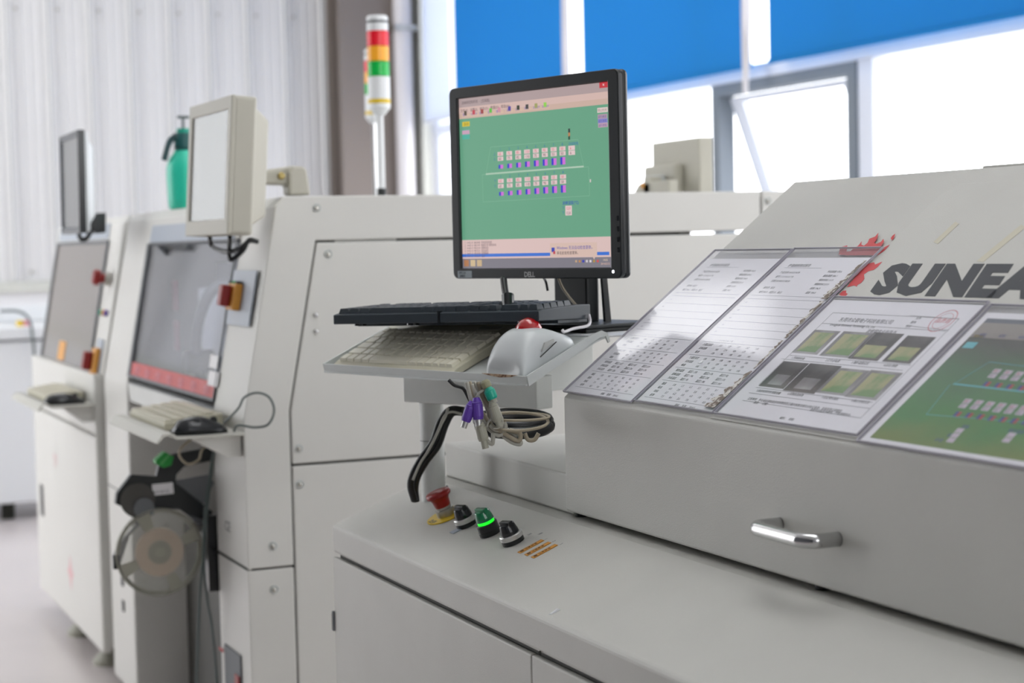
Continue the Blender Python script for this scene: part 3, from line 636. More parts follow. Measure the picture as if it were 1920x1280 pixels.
obj('hinge_pin', cyl(B(), MX.Translation((XC-.003, YC-.002, hb2+.002)), .003, .03, 10), STEEL, hz)
q = onY(YC, 1013, 1224); obj('screw_head', lathe(B(), [(.0035, 0), (.0025, .002), (0, .002)], axisM((q.x, YC, q.z), (0, -1, 0)), 12), DARK, tc)
for x in (-3.0, -1.0, .8):
    for y in (YC+.1, 2.15): obj('levelling_foot', cyl(B(), MX.Translation((x, y, 0)), .03, .062, 14), STEEL, tc)
HXL = -2.548
# --- outfeed tunnel
tl = thing('outfeed_tunnel', (-2.9, 1.5, ZT), 'low white box left of the sloping hood on the cabinet top', 'housing')
obj('housing', prism(B(), [(-3.112, 1.215, ZT+.0005), (-3.112, 2.1, ZT+.0005), (HXL-.0015, 2.1, ZT+.0005), (HXL-.0015, 1.215, ZT+.0005)], (0, 0, .064)), P_NEAR, tl, bevel=.004)

# ================================================================== HOOD
HY, HZ = 1.2, 1.133; hb = .950
HX0, HX1 = -2.548, XE+.05
SD = V((0, .436, .337)).normalized(); HN = V((1, 0, 0)).cross(SD)   # up-slope dir, outward normal (0,-,+)
HP = V((0, HY, HZ))
th_ = thing('sloping_hood', (-1.0, 1.7, hb), 'white sloping machine hood with dark company lettering, a red flame emblem and a chrome handle', 'hood')
top = HP+SD*.552
prof = [(HY, hb), (HY, HZ), (top.y, top.z), (2.15, top.z+.004), (2.15, hb)]
obj('shell', xprism(B(), prof, HX0, HX1), P_NEAR, th_, bevel=.004, seg=3)
def hp(x, s, d=0): return V((x, 0, 0))+HP+SD*s+HN*d
def hs(px, py):
    p = onP(HP, HN, px, py); return p.x, (p-HP).dot(SD)
# access cover (thin raised sheet)
x2, s2 = -2.087, .515
obj('access_cover', prism(B(), [hp(x2, .004), hp(HX1-.01, .004), hp(HX1-.01, s2), hp(x2+.02, s2), hp(x2, s2-.025)], HN*.0022), P_NEAR, th_, bevel=.001)
obj('rear_lid', box(B(), (-2.07, top.y+.012, top.z-.004), (HX1, 2.1, top.z+.004)), P_NEAR, th_, bevel=.0015)
for (px, py) in ((1541, 1105), (1097, 967)):
    q = onZ(ZT, px, py); obj('rubber_foot', cyl(B(), MX.Translation((q.x, 1.222, ZT+.0005)), .0115, .0105, 16), BLACKG, th_)
for x in (-.9, .1, .9): obj('rubber_foot', cyl(B(), MX.Translation((x, 1.222, ZT+.0005)), .0115, .0105, 16), BLACKG, th_)
for x in (-2.4, -1, .8): obj('rubber_foot', cyl(B(), MX.Translation((x, 2.0, ZT+.0005)), .0115, .0105, 16), BLACKG, th_)
# handle
ha = onY(HY, 1463, 985); hb_ = onY(HY, 1572, 1008); hz_ = (ha.z+hb_.z)/2
pts = [(ha.x, HY, hz_), (ha.x, HY-.026, hz_), (ha.x+.003, HY-.035, hz_), (ha.x+.014, HY-.042, hz_), (ha.x+.03, HY-.043, hz_), (hb_.x-.03, HY-.043, hz_), (hb_.x-.014, HY-.042, hz_), (hb_.x-.003, HY-.035, hz_), (hb_.x, HY-.026, hz_), (hb_.x, HY, hz_)]
obj('chrome_handle', tube(B(), pts, .0092, 20, n=6), CHROME, th_, smooth=True)
# lettering: on the access cover
dc = .0024
def text_on(bm, s, px, py, h_px_top, **k): pass
bm = B()
x0_, s0_ = hs(1634, 547.5); s0_ = .273
LETTER = frame(hp(x0_+.003, s0_, dc), X_, SD, HN)
text_bm(bm, 'SUNEAST', .082, LETTER, bold=.0052, shear=-.0, depth=.0002, spacing=1.04, sx=1.235)
# block italics lean: shear the lettering in the plane of the hood
for v in bm.verts:
    d = v.co-HP; s = d.dot(SD)-s0_; v.co.x -= s*.32*1.0
LET = obj('lettering', bm, INKD, th_)
def poly_h(name, pts, m, d, th=.0002, parent=None):
    c = []
    for x, y in pts: xx, s = hs(x, y); c.append(hp(xx, s, d))
    return obj(name, prism(B(), c, HN*th), m, parent or th_)
cx = lambda L, ox=1380, oy=410, k=1/6: [(ox+x*k, oy+y*k) for x, y in L]
FL = [[(1180, 345), (1205, 328), (1262, 315), (1260, 345), (1245, 420), (1165, 420)],
      [(1335, 345), (1385, 318), (1425, 268), (1420, 305), (1450, 318), (1490, 285), (1510, 240), (1575, 215), (1612, 172), (1600, 235), (1565, 285), (1590, 298), (1640, 275), (1668, 240), (1675, 275), (1640, 325), (1605, 345), (1650, 350), (1740, 305), (1690, 365), (1635, 405), (1600, 425), (1240, 425), (1245, 385), (1300, 380)],
      [(1750, 235), (1770, 205), (1803, 182), (1785, 235), (1765, 255)],
      [(1500, 520), (1565, 505), (1575, 530), (1655, 498), (1605, 555), (1560, 590), (1500, 605), (1450, 640), (1455, 690), (1420, 735), (1375, 760), (1370, 780), (1340, 765), (1260, 785), (1290, 740), (1400, 620)],
      [(1215, 825), (1250, 822), (1248, 850), (1268, 860), (1240, 888), (1200, 885), (1170, 865)]]
for i, L in enumerate(FL): poly_h('flame', cx(L), FLAME, dc if i in (3, 4) else dc)
# tape residue
for q in ([(1752, 456), (1793, 418), (1800, 422), (1760, 460)], [(1833, 492), (1916, 424), (1926, 428), (1845, 494)]):
    poly_h('tape_residue', q, TAPEY, dc)

# ================================================================== DOCUMENT HOLDERS
random.seed(3)
def holder(label, x0, x1, s0, s1, clear_top, d=.003):
    t = thing('document_holder', hp((x0+x1)/2, s0, d), label, 'document')
    obj('backing_sheet', prism(B(), [hp(x0, s0, d), hp(x1, s0, d), hp(x1, s1, d), hp(x0, s1, d)], HN*.0008), ACRYL, t)
    pz = d+.0010; m_ = .004
    pp = obj('paper', prism(B(), [hp(x0+m_, s0+m_, pz), hp(x1-m_, s0+m_, pz), hp(x1-m_, s1-clear_top, pz), hp(x0+m_, s1-clear_top, pz)], HN*.0003), PAPER, t)
    cv = obj('clear_cover', prism(B(), [hp(x0, s0, d+.0025), hp(x1, s0, d+.0025), hp(x1, s1, d+.0025), hp(x0, s1, d+.0025)], HN*.0014), ACRYL, t)
    obj('cover_edge', ring(B(), [hp(x, s, d+.0008) for x, s in ((x0, s0), (x1, s0), (x1, s1), (x0, s1))], [hp(x, s, d+.0008) for x, s in ((x0+.001, s0+.001), (x1-.001, s0+.001), (x1-.001, s1-.001), (x0+.001, s1-.001))], HN*.0032), EDGEM, t)
    return t, pp, pz+.0004
EDGEM = mat('acrylic_edge', 'b3b0bb', .3)
def line(bm, xa, sa, xb, sb, z, w_=.0005):
    dx_, ds = xb-xa, sb-sa; L = math.hypot(dx_, ds); nx, ns = -ds/L*w_/2, dx_/L*w_/2
    prism(bm, [hp(xa+nx, sa+ns, z), hp(xb+nx, sb+ns, z), hp(xb-nx, sb-ns, z), hp(xa-nx, sa-ns, z)], HN*.0001)
def tx(bm, s, x, sv, size, z, **k): text_bm(bm, s, size, frame(hp(x, sv, z), X_, SD, HN), depth=0.00003, **k)
def report(pp, x0, x1, z):
    W_ = x1-x0; bm = B(); bl = B()
    def L(f, sv): line(bl, x0+.018, sv, x1-.018, sv, z)
    tx(bm, '炉温曲线测试报告', x0+.035, .324, .0075, z)
    line(bl, x0+.03, .321, x0+.13, .321, z)
    for r, s_ in enumerate((.308, .298, .288)): tx(bm, ('产品名称 A0123 5678', '板号 1 2 3 4 5 6 7 8', '日期 20140513 08:30')[r], x0+.032, s_, .0058, z)
    for r in range(6): tx(bm, ('传送速度', '最高温度', '预热时间', '焊接时间', '斜率', '温差')[r]+' %d.%d' % (random.randint(100, 260), random.randint(0, 9)), x0+.155, .311-.0095*r, .0056, z)
    tx(bm, '操作员  班次', x0+.03, .272, .0056, z); tx(bm, '编号 0012   线别 03   备注', x0+.03, .262, .0056, z)
    for s_ in (.256, .248, .230, .212, .196, .180, .164): L(0, s_)
    for s_ in (.240, .222, .204, .188, .172): tx(bl, '%d' % random.randint(100, 250), x0+.022, s_-.002, .004, z)
    tx(bm, '1  2  3  4  5  6  7  8', x0+.055, .151, .0055, z)
    L(0, .148)
    for r in range(3):
        tx(bm, ('上温区设定', '实际温度', '链速'+'')[r], x0+.028, .140-.0085*r, .0056, z)
        for c in range(5): tx(bm, '%d' % random.randint(110, 250), x0+.075+.025*c, .140-.0085*r, .0056, z)
    L(0, .118)
    for r in range(3):
        tx(bm, ('下温区设定', '实际温度', '峰值')[r], x0+.028, .110-.0085*r, .0056, z)
        for c in range(6): tx(bm, '%d' % random.randint(80, 160), x0+.07+.023*c, .110-.0085*r, .0056, z)
    L(0, .089)
    for r in range(3):
        tx(bm, ('预热温度', '波峰温度', '冷却温度')[r], x0+.028, .081-.0085*r, .006, z)
        for c in range(3): tx(bm, '温区%d %d' % (c+1, random.randint(90, 260)), x0+.065+.045*c, .081-.0085*r, .006, z)
    L(0, .060)
    for r in range(4):
        tx(bm, ('通道', '最高', '时间', '斜率')[r], x0+.028, .051-.0085*r, .006, z)
        for c in range(6): tx(bm, '%.1f' % random.uniform(0, 9.9), x0+.062+.024*c, .051-.0085*r, .006, z)
    L(0, .022)
    tx(bm, '审核：  批准：  2014.5', x0+.12, .013, .0058, z)
    obj('printed_text', bm, INK, pp); obj('printed_lines', bl, INKL, pp)
tA, pA, zA = holder('leftmost clear document holder with a temperature report on the sloping hood', -2.552, -2.318, .006, .365, .022)
report(pA, -2.552, -2.318, zA)
tB, pB, zB = holder('second clear document holder from the left, brown glue residue along its right edge', -2.314, -2.085, .010, .367, .022)
report(pB, -2.318, -2.085, zB)
# brown residue strips along right edge of holder 2
rs = random.Random(5)
def residue(sa, sb, w0, w1):
    L, R_ = [], []; n = 22
    for i in range(n+1):
        s = sa+(sb-sa)*i/n; ww = w0+(w1-w0)*i/n
        L.append((-2.088-ww*rs.uniform(.55, 1.2), s)); R_.append((-2.0875-rs.uniform(0, .002), s))
    return L+R_[::-1]
for (sa, sb, w0, w1) in ((.018, .095, .030, .008), (.10, .16, .006, .009), (.165, .245, .009, .011), (.25, .335, .019, .007)):
    obj('glue_residue', prism(B(), [hp(x, s, .0072) for x, s in residue(sa, sb, w0, w1)], HN*.0002), TAPEB, tB)
for (px, py) in ((1526, 373+.01*0), (1319, 686)):
    pass
q = hs(1319, 686); obj('paint_chip', prism(B(), [hp(q[0]-.004, q[1]-.003, .0073), hp(q[0]+.003, q[1]-.002, .0073), hp(q[0]+.004, q[1]+.003, .0073), hp(q[0]-.001, q[1]+.004, .0073)], HN*.0006), P_FAR, tB)
# holder 3
hx0, hx1 = -2.080, -1.7465
t3, p3, z3 = holder('clear document holder with eight circuit board photos and a red stamp', hx0, hx1, .010, .258, .006)
c6 = lambda x, y: hs(1340+x*.375, 420+y*.375)
bm = B(); bl = B()
def LL(p, q): a, b = c6(*p), c6(*q); line(bl, a[0], a[1], b[0], b[1], z3)
LL((600, 455), (1232, 487)); LL((545, 508), (1165, 548)); LL((600, 455), (230, 815)); LL((1232, 487), (740, 983)); LL((385, 668), (990, 718)); LL((345, 686), (950, 745)); LL((215, 828), (800, 905)); LL((180, 855), (785, 935)); LL((148, 893), (740, 983)); LL((985, 470), (1225, 488)); LL((965, 520), (1180, 545))
a = c6(625, 497); tx(bm, '东莞市众联电子科技有限公司', a[0], a[1], .0095, z3, spacing=.95)
a = c6(590, 512); tx(bm, 'Dongguan Electronic Technology Co., Ltd', a[0], a[1]-.003, .006, z3)
a = c6(770, 546); tx(bm, '波峰焊作业指导书', a[0], a[1]-.003, .008, z3)
for i, s_ in enumerate(('文件', '版本', '页次')): a = c6(1010-25*i, 488+20*i); tx(bm, s_, a[0], a[1], .0055, z3)
for (x, y, s_) in ((390, 684, '1.开机前检查'), (560, 697, '2.打开总电源'), (690, 708, '3.锡炉温度设定'), (850, 722, '4.启动 按键'), (215, 848, '5.检查助焊剂并调整流量'), (370, 864, '6.调整链速参数'), (540, 882, '7.设定预热温度'), (690, 900, '8.确认参数设定'), (170, 888, '注意事项：作业前必须检查各项参数是否正确并按要求填写点检记录表，发现异常立即报告'), (200, 908, '更改：   日期：'), (480, 945, '请按作业指导书操作，严禁违规作业。'), (330, 985, '编制：   审核：')):
    a = c6(x, y); tx(bm, s_, a[0], a[1], .0055, z3)
obj('printed_text', bm, INK, p3); obj('printed_lines', bl, INK, p3)
a = c6(1150, 497); bm = B()
lathe(bm, [(.020, 0), (.021, 0), (.021, .0001), (.020, .0001)], frame(hp(a[0], a[1], z3), X_, SD, HN), 36, True)
text_bm(bm, '品质部', .010, frame(hp(a[0]-.014, a[1]-.003, z3), X_, SD, HN), depth=.00003)
lathe(bm, [(.0145, 0), (.015, 0), (.015, .0001), (.0145, .0001)], frame(hp(a[0], a[1], z3), X_, SD, HN), 36, True)
obj('red_stamp', bm, INKR, p3)
PG = mat('photo_screen_green', '7f9f6c', .6, col2='b3b184', cscale=25, thr=(.42, .55)); PGR = mat('photo_grey', '77736f', .6, col2='4f4d4b', cscale=15); PLG = mat('photo_pale_grey', 'b0afae', .6, col2='8a8887', cscale=18)
def hrect(name, xa, sa, xb, sb, m, z, parent, th=.0001): return obj(name, prism(B(), [hp(xa, sa, z), hp(xb, sa, z), hp(xb, sb, z), hp(xa, sb, z)], HN*th), m, parent)
ph = [((510, 540), (520, 665), PLG, 1, 0), ((655, 548), (690, 683), PLG, 1, 0), ((808, 553), (822, 698), PGR, .55, 0), ((975, 570), (985, 712), PGR, .6, 0),
      ((355, 697), (352, 836), PGR, 0, 0), ((487, 708), (505, 862), PGR, 0, 0), ((635, 731), (660, 872), PLG, 1, 0), ((792, 742), (815, 895), PLG, 1, 0)]
for (tl_, br_, m, g_, _) in ph:
    a, b = c6(*tl_), c6(*br_); xa, xb, sa, sb = a[0], b[0], b[1], a[1]
    f = hrect('photo', xa, sa, xb, sb, m, z3, p3)
    if g_:
        w_, h_ = xb-xa, sb-sa; g = hrect('photo_subject', xa+w_*.12, sa+h_*.08, xb-w_*.14, sa+h_*.08+h_*.82*g_, PG, z3+.0002, f)
    else:
        w_, h_ = xb-xa, sb-sa; hrect('photo_subject', xa+w_*.25, sa+h_*.1, xb-w_*.2, sa+h_*.5, PLG, z3+.0002, f)
# holder 4
h4x0, h4x1 = -1.738, -1.395
t4, p4, z4 = holder('rightmost document holder with a printed green control screen, cut by the frame edge', h4x0, h4x1, .001, .253, .014)
c7 = lambda x, y: hs(1600+x*320/1138, 540+y*320/1138)
G1 = mat('print_green', '5d8a52', .6, col2='4f6650', cscale=6, thr=(.3, .7)); G2 = mat('print_dark', '5f625a', .6); CY = mat('print_cyan', '6fc0c8', .6); PW = mat('print_pale', 'cfc4cf', .6); PR = mat('print_red', 'b04a4a', .6); PB = mat('print_blue', '3a4a8a', .6)
# green picture, yellower towards the bottom and greyer towards the top
gx0, gs0 = -1.722, .011; gx1, gs1 = h4x1-.014, .228
gm = bpy.data.materials.new('printed_screen'); gm.use_nodes = True; nt = gm.node_tree; b = nt.nodes['Principled BSDF']; b.inputs['Roughness'].default_value = .6
tcn = nt.nodes.new('ShaderNodeTexCoord'); sp_ = nt.nodes.new('ShaderNodeSeparateXYZ'); nt.links.new(tcn.outputs['Generated'], sp_.inputs[0])
nn = nt.nodes.new('ShaderNodeTexNoise'); nn.inputs['Scale'].default_value = 3; nt.links.new(tcn.outputs['Generated'], nn.inputs['Vector'])
ma = nt.nodes.new('ShaderNodeMath'); ma.operation = 'MULTIPLY_ADD'; ma.inputs[1].default_value = .35; nt.links.new(nn.outputs['Fac'], ma.inputs[0]); nt.links.new(sp_.outputs['Z'], ma.inputs[2])
cr = nt.nodes.new('ShaderNodeValToRGB'); cr.color_ramp.elements[0].position = .12; cr.color_ramp.elements[0].color = (*lin('7d8a48'), 1); cr.color_ramp.elements[1].position = 1.05; cr.color_ramp.elements[1].color = (*lin('565650'), 1)
e_ = cr.color_ramp.elements.new(.4); e_.color = (*lin('4f8a4c'), 1); e_ = cr.color_ramp.elements.new(.75); e_.color = (*lin('557a58'), 1)
nt.links.new(ma.outputs[0], cr.inputs[0]); nt.links.new(cr.outputs[0], b.inputs['Base Color'])
pic = hrect('printed_picture', gx0, gs0, gx1, gs1, gm, z4, p4)
bar = hrect('printed_toolbar', gx0, gs1-.035, gx1, gs1-.008, mat('print_toolbar', '9b958e', .6), z4+.0002, pic)
hrect('printed_title_bar', gx0, gs1-.008, gx1, gs1, mat('print_title', '6f747c', .6), z4+.0002, pic)
a, b = c7(825, 330), c7(890, 352); hrect('printed_button', a[0], b[1], a[0]+.018, a[1], mat('print_yellow', 'c0a850', .6), z4+.0002, pic)
a, b = c7(790, 378), c7(810, 422); hrect('printed_button', a[0]-.004, b[1], a[0]+.016, a[1], CY, z4+.0002, pic)
bm = B()
def L7(bm, p, q, w_): a, b = c7(*p), c7(*q); line(bm, a[0], a[1], b[0], b[1], z4+.0002, w_)
L7(bm, (680, 658), (1160, 712), .0022); L7(bm, (920, 512), (1300, 560), .0006); L7(bm, (920, 512), (690, 655), .0006); L7(bm, (500, 862), (1160, 915), .0006); L7(bm, (500, 862), (660, 660), .0006)
obj('printed_lines', bm, CY, pic)
for (cx0, cy0, rows) in ((970, 573, ((0, PR), (1, INK))), (775, 773, ((0, PR), (1, INK)))):
    for i in range(7):
        for r, m in rows:
            x, y = cx0+i*76-r*29, cy0+i*9.5+r*32
            a = c7(x, y)
            if a[0] > gx1-.02: continue
            f = hrect('printed_box', a[0]-.0062, a[1]-.0035, a[0]+.0062, a[1]+.0035, PW, z4+.0002, pic)
            bm = B(); text_bm(bm, str(50+3*i+r), .0058, frame(hp(a[0]-.0045, a[1]-.002, z4+.0004), X_, SD, HN), depth=.00002); obj('figures', bm, m, f)
        x, y = cx0+i*76-66, cy0+i*9.5+86; a = c7(x, y)
        if a[0] > gx1-.02: continue
        hrect('printed_bar', a[0]-.005, a[1]-.004, a[0], a[1]+.004, PB, z4+.0002, pic); hrect('printed_bar', a[0], a[1]-.004, a[0]+.005, a[1]+.004, PR, z4+.0002, pic)
for k in range(3): a = c7(722-28*k, 970+32*k); hrect('printed_box', a[0]-.006, a[1]-.0035, a[0]+.006, a[1]+.0035, PW, z4+.0002, pic)
for k in range(2): a = c7(1068-30*k, 1000+34*k); hrect('printed_box', a[0]-.006, a[1]-.0035, a[0]+.006, a[1]+.0035, PW, z4+.0002, pic)
bm = B()
for (x, y, s_) in ((735, 942, '波峰'), (640, 1000, '链速'), (560, 1030, '炉温'), (1045, 970, '锡炉温度')): a = c7(x, y); text_bm(bm, s_, .0065, frame(hp(a[0], a[1]-.002, z4+.0002), X_, SD, HN), depth=.00002)
for i in range(8): text_bm(bm, '设定', .006, frame(hp(gx0+.015+.035*i, gs1-.032, z4+.0005), X_, SD, HN), depth=.00002)
obj('printed_captions', bm, PB, pic)

# ================================================================== CONTROLS ON THE CABINET TOP
def ctl(px, py): return onP(CP, CN, px, py)
def CF(p, k=1.0, d=.0003): return frame(V(p)+CN*d, X_, CS, CN) @ MX.Diagonal((k, k, 1, 1))
ez = 0
p = ctl(838, 966)
t = thing('emergency_stop', p, 'red mushroom emergency stop button with a yellow ring on the sloping console', 'button')
Me = CF(p, 1.06)
obj('yellow_ring', cyl(B(), Me, .034, .0018, 40), YEL, t)
bm = B(); text_bm(bm, '急停', .011, Me @ MX.Translation((-.011, -.0305, .0019)), depth=.0001); text_bm(bm, 'STOP', .009, Me @ MX.Translation((-.012, .021, .0019)), depth=.0001); obj('ring_lettering', bm, BLACK, t)
obj('steel_collar', lathe(B(), [(.0155, 0), (.0155, .012), (.013, .013), (.013, .018), (0, .018)], Me @ MX.Translation((0, 0, .0018)), 28), STEEL, t, smooth=False)
obj('mushroom_head', lathe(B(), [(.0125, .015), (.0135, .022), (.0145, .030), (.0165, .035), (.0205, .038), (.0212, .041), (.020, .0445), (.012, .0462), (0, .0467)], Me, 36), REDP, t, smooth=True)
def knob(label, px, py, capm, ringm, rot, lit=None):
    p = ctl(px, py); t = thing('selector_switch', p, label, 'switch')
    Mk = CF(p, 1.22) @ MX.Rotation(rot, 4, 'Z') @ MX.Diagonal((1, 1, 1.25, 1))
    obj('base', lathe(B(), [(.0150, 0), (.0150, .006), (.0135, .0065), (0, .0065)], Mk, 28), BLACKG, t)
    if ringm: obj('bezel', lathe(B(), [(.0155, .0062), (.0155, .0115), (.0145, .0125), (0, .0125)], Mk, 28), ringm, t)
    else: obj('bezel', lathe(B(), [(.0145, .0062), (.0145, .015), (.013, .016), (0, .016)], Mk, 28), BLACKG, t)
    z0 = .0125 if ringm else .016
    if lit:
        obj('lit_lens', lathe(B(), [(.0115, z0), (.0115, z0+.004), (0, z0+.004)], Mk, 24), lit, t)
        z0 += .004
    c = obj('knob', lathe(B(), [(.0125, z0), (.0120, z0+.004), (.010, z0+.012), (.0095, z0+.013), (0, z0+.0135)], Mk, 24), capm, t)
    c2 = obj('knob_grip', box(B(), (-.0105, -.0035, z0+.008), (.0105, .0035, z0+.0165), Mk), capm, t, bevel=.0012)
    return t
SILV = mat('silver_ring', 'd0d0ce', .3, metal=.8)
GRNC = mat('green_translucent_knob', '067a4c', .2, coat=.5)
GLOW = mat('green_pilot_glow', '18f028', .3, emit=1.2)
knob('black selector switch with silver ring, right beside the red emergency stop', 876, 984, BLACKG, SILV, .25)
knob('green illuminated selector switch between two black ones', 920, 1000, GRNC, None, .25, GLOW)
knob('black selector switch with silver ring, next to the orange stickers', 963, 1016, BLACKG, SILV, .25)
q = ctl(860, 993); o = obj('name_plate', box(B(), (-.008, -.014, 0), (.008, .014, .0012), CF(q)), HEADER); tag(o, 'small grey name plate under the first black selector switch', 'label')
for k, (px, py) in enumerate(((995.5, 1024.5), (1008.5, 1029), (1021, 1033.5))):
    q = ctl(px, py)
    Mq = frame(V(q)+CN*.0003, CS, -X_, CN)
    t = thing('orange_sticker', q, ('orange sticker strip nearest the selector switches', 'middle one of the three orange sticker strips', 'orange sticker strip farthest from the selector switches')[k], 'sticker')
    st = obj('strip', box(B(), (-.022, -.0058, 0), (.022, .0058, .0006), Mq), ORANGE, t)
    bm = B(); box(bm, (-.021, -.0050, .0007), (.021, -.0047, .0008), Mq); box(bm, (-.021, .0047, .0007), (.021, .0050, .0008), Mq); box(bm, (-.019, -.003, .0007), (-.013, .003, .0008), Mq)
    text_bm(bm, '注意高温', .0056, Mq @ MX.Translation((-.011, -.0022, .0007)), depth=.00005); obj('strip_print', bm, mat('sticker_brown_ink', '5a3a10', .6), st)
bm = B()
for (px, py, s_) in ((990, 1003, '关'), (1010, 1002, '开'), (1021, 1012, '1'), (1036, 1016, '2'), (1050, 1021, '3'), (940, 982, '开')):
    q = ctl(px, py); text_bm(bm, s_, .0085, CF(q), depth=.00005, align='CENTER')
o = obj('panel_lettering', bm, INKL, tc)
q = ctl(1038, 1149); Mf = CF(q, 1, .0004); o = obj('paint_flake', loft([[Mf @ V(v) for v in ((-.004, -.007, 0), (-.001, .009, 0), (.003, .010, 0), (.002, -.004, 0))], [Mf @ V(v) for v in ((-.002, -.005, .001), (0, .007, .003), (.002, .008, .003), (.001, -.003, .001))]]), P_FAR)
tag(o, 'tiny white paint flake lying on the cabinet top', 'flake')

# ================================================================== POLE, ARM AND TRAY
tu, tbk = V((math.cos(math.radians(17.8)), math.sin(math.radians(17.8)), 0)), V((-math.sin(math.radians(17.8)), math.cos(math.radians(17.8)), 0))
AZ0, AZ1 = 1.0965, 1.1535
AL = V((-3.010, 1.097, 0)); AR = V((-2.718, 1.229, 0)); au = (AR-AL).normalized(); ab = V((-au.y, au.x, 0))
PC = AL+au*.047+ab*.0245; ZP = ZT-(YR-PC.y)*.40
tp = thing('monitor_stand', (PC.x, PC.y, ZP), 'grey-painted steel stand with a round post, box arm and bent keyboard tray', 'stand')
obj('post', lathe(B(), [(.0218, 0), (.0218, AZ0-ZP+.0075)], MX.Translation((PC.x, PC.y, ZP-.008)), 32), P_ARM, tp, smooth=False)
obj('post_joint', lathe(B(), [(.0219, 0), (.0222, .0006), (.0219, .0012)], MX.Translation((PC.x, PC.y, 1.027)), 32), GASK, tp)
def arm(s, b, z): return AL+au*s+ab*b+Z_*z
obj('box_arm', prism(B(), [arm(0, 0, AZ0), arm(.321, 0, AZ0), arm(.321, .044, AZ0), arm(0, .044, AZ0)], Z_*(AZ1-AZ0)), P_ARM, tp, bevel=.003, seg=3)
# tray : front lip, tilted keyboard part, flat rear shelf
ZS = 1.226
TA = onZ(1.17, 605, 683); TB = onZ(1.17, 998, 706)
TB = TA+tu*(TB-TA).dot(tu); tw = (TB-TA).dot(tu)
bt = .166
def tr(u, b, z): return TA*1+tu*u+tbk*b+V((0, 0, z-1.17))
slope = (ZS-1.17)/bt
tpts = [(0, 1.17), (bt-.012, ZS-.004), (bt, ZS-.0005), (bt+.012, ZS)]
def strip(pts, u0, u1, thick=.0025):
    bm = B(); n = len(pts)
    top_ = [[bm.verts.new(tr(u, b, z)) for b, z in pts] for u in (u0, u1)]
    bot = [[bm.verts.new(tr(u, b, z-thick)) for b, z in pts] for u in (u0, u1)]
    for i in range(n-1):
        bm.faces.new((top_[0][i], top_[0][i+1], top_[1][i+1], top_[1][i])); bm.faces.new((bot[0][i], bot[1][i], bot[1][i+1], bot[0][i+1]))
        for k in (0, 1): bm.faces.new((top_[k][i], top_[k][i+1], bot[k][i+1], bot[k][i]))
    bm.faces.new((top_[0][0], top_[1][0], bot[1][0], bot[0][0])); bm.faces.new((top_[0][-1], top_[1][-1], bot[1][-1], bot[0][-1]))
    return bm
obj('tray_plate', strip([(0, 1.158), (bt-.012, ZS-.008), (bt+.004, ZS-.0035), (bt+.02, ZS-.002)], .003, tw-.003), P_COOL, tp)
obj('front_lip', prism(B(), [tr(0, 0, 1.1715), tr(tw, 0, 1.1715), tr(tw-.004, .002, 1.1555), tr(.006, .002, 1.1555)], tbk*.003), P_COOL, tp, bevel=.001)
side = [(0, 1.1715), (bt-.02, ZS+.004), (bt, ZS+.0085), (bt+.012, ZS+.004), (bt+.018, ZS-.010), (bt+.014, ZS-.012), (bt+.008, ZS-.001), (bt-.004, ZS-.002), (.004, 1.1555)]
for u in (0, tw-.003): obj('side_lip', prism(B(), [tr(u, b, z) for b, z in side], tu*.003), P_COOL, tp)
obj('rust_spot', prism(B(), [tr(tw*.80, -.0004, 1.1718), tr(tw*.955, -.0004, 1.1718), tr(tw*.93, -.0004, 1.1685), tr(tw*.88, -.0004, 1.167), tr(tw*.83, -.0004, 1.1695)], tbk*.0036), mat('rust', '6b4a33', .8, col2='b59c80', cscale=200), tp)
mu_ = V((math.cos(math.radians(18.4)), math.sin(math.radians(18.4)), 0)); mn = V((mu_.y, -mu_.x, 0))
MC = V((-2.759, 1.249, 1.4865))
SH = tr(0, 0, ZS)
obj('rear_shelf', prism(B(), [tr(.02, bt+.006, ZS-.003), tr(tw-.01, bt+.006, ZS-.003), tr(tw+.035, bt+.09, ZS-.003), tr(tw+.035, bt+.30, ZS-.003), tr(.02, bt+.30, ZS-.003)], Z_*.003), P_FAR, tp, bevel=.001)
obj('arm_riser', prism(B(), [arm(.10, .0445, AZ0+.02), arm(.25, .0445, AZ0+.02), arm(.25, .24, AZ0+.02), arm(.10, .24, AZ0+.02)], Z_*(ZS-.0035-AZ0-.02)), P_ARM, tp, bevel=.002)
obj('swivel_pad', cyl(B(), MX.Translation(arm(.27, .022, AZ0-.005)), .016, .005, 20), DARK, tp)

# ---- beige keyboard in the tray
tilt = math.atan2(ZS-.008-1.158, bt-.012)
kx = tu; ky = (tbk*math.cos(tilt)+Z_*math.sin(tilt)).normalized(); kz = kx.cross(ky)
KP = tr(0, 0, 1.1585)+kz*.0008
def onK(px, py, h=.02): return onP(KP+kz*h, kz, px, py)
ka = onK(636, 683, .006); kb = onK(842, 697, .006); kc = onK(965, 618, .02); kd = onK(738, 600, .02)
loc = lambda p: ((p-KP).dot(kx), (p-KP).dot(ky))
k0 = .026; kw = .337; kd0 = .006; kdp = .166
tK = thing('keyboard', KP+kx*(k0+kw/2)+ky*.07, 'compact beige keyboard lying in the tilted tray under the black keyboard', 'keyboard')
MK = frame(KP+kx*k0+ky*kd0, kx, ky, kz)
prK = [(0, 0), (0, .009), (.012, .012), (kdp*.8, .019), (kdp, .021), (kdp, 0)]
obj('case', prism(B(), [MK @ V((0, y, z)) for y, z in prK], kx*kw), BEIGE, tK, bevel=.002)
kth = math.atan2(.007, kdp*.8-.012)
def kz_at(y): return .012+(y-.012)*math.tan(kth)
keymesh = {}
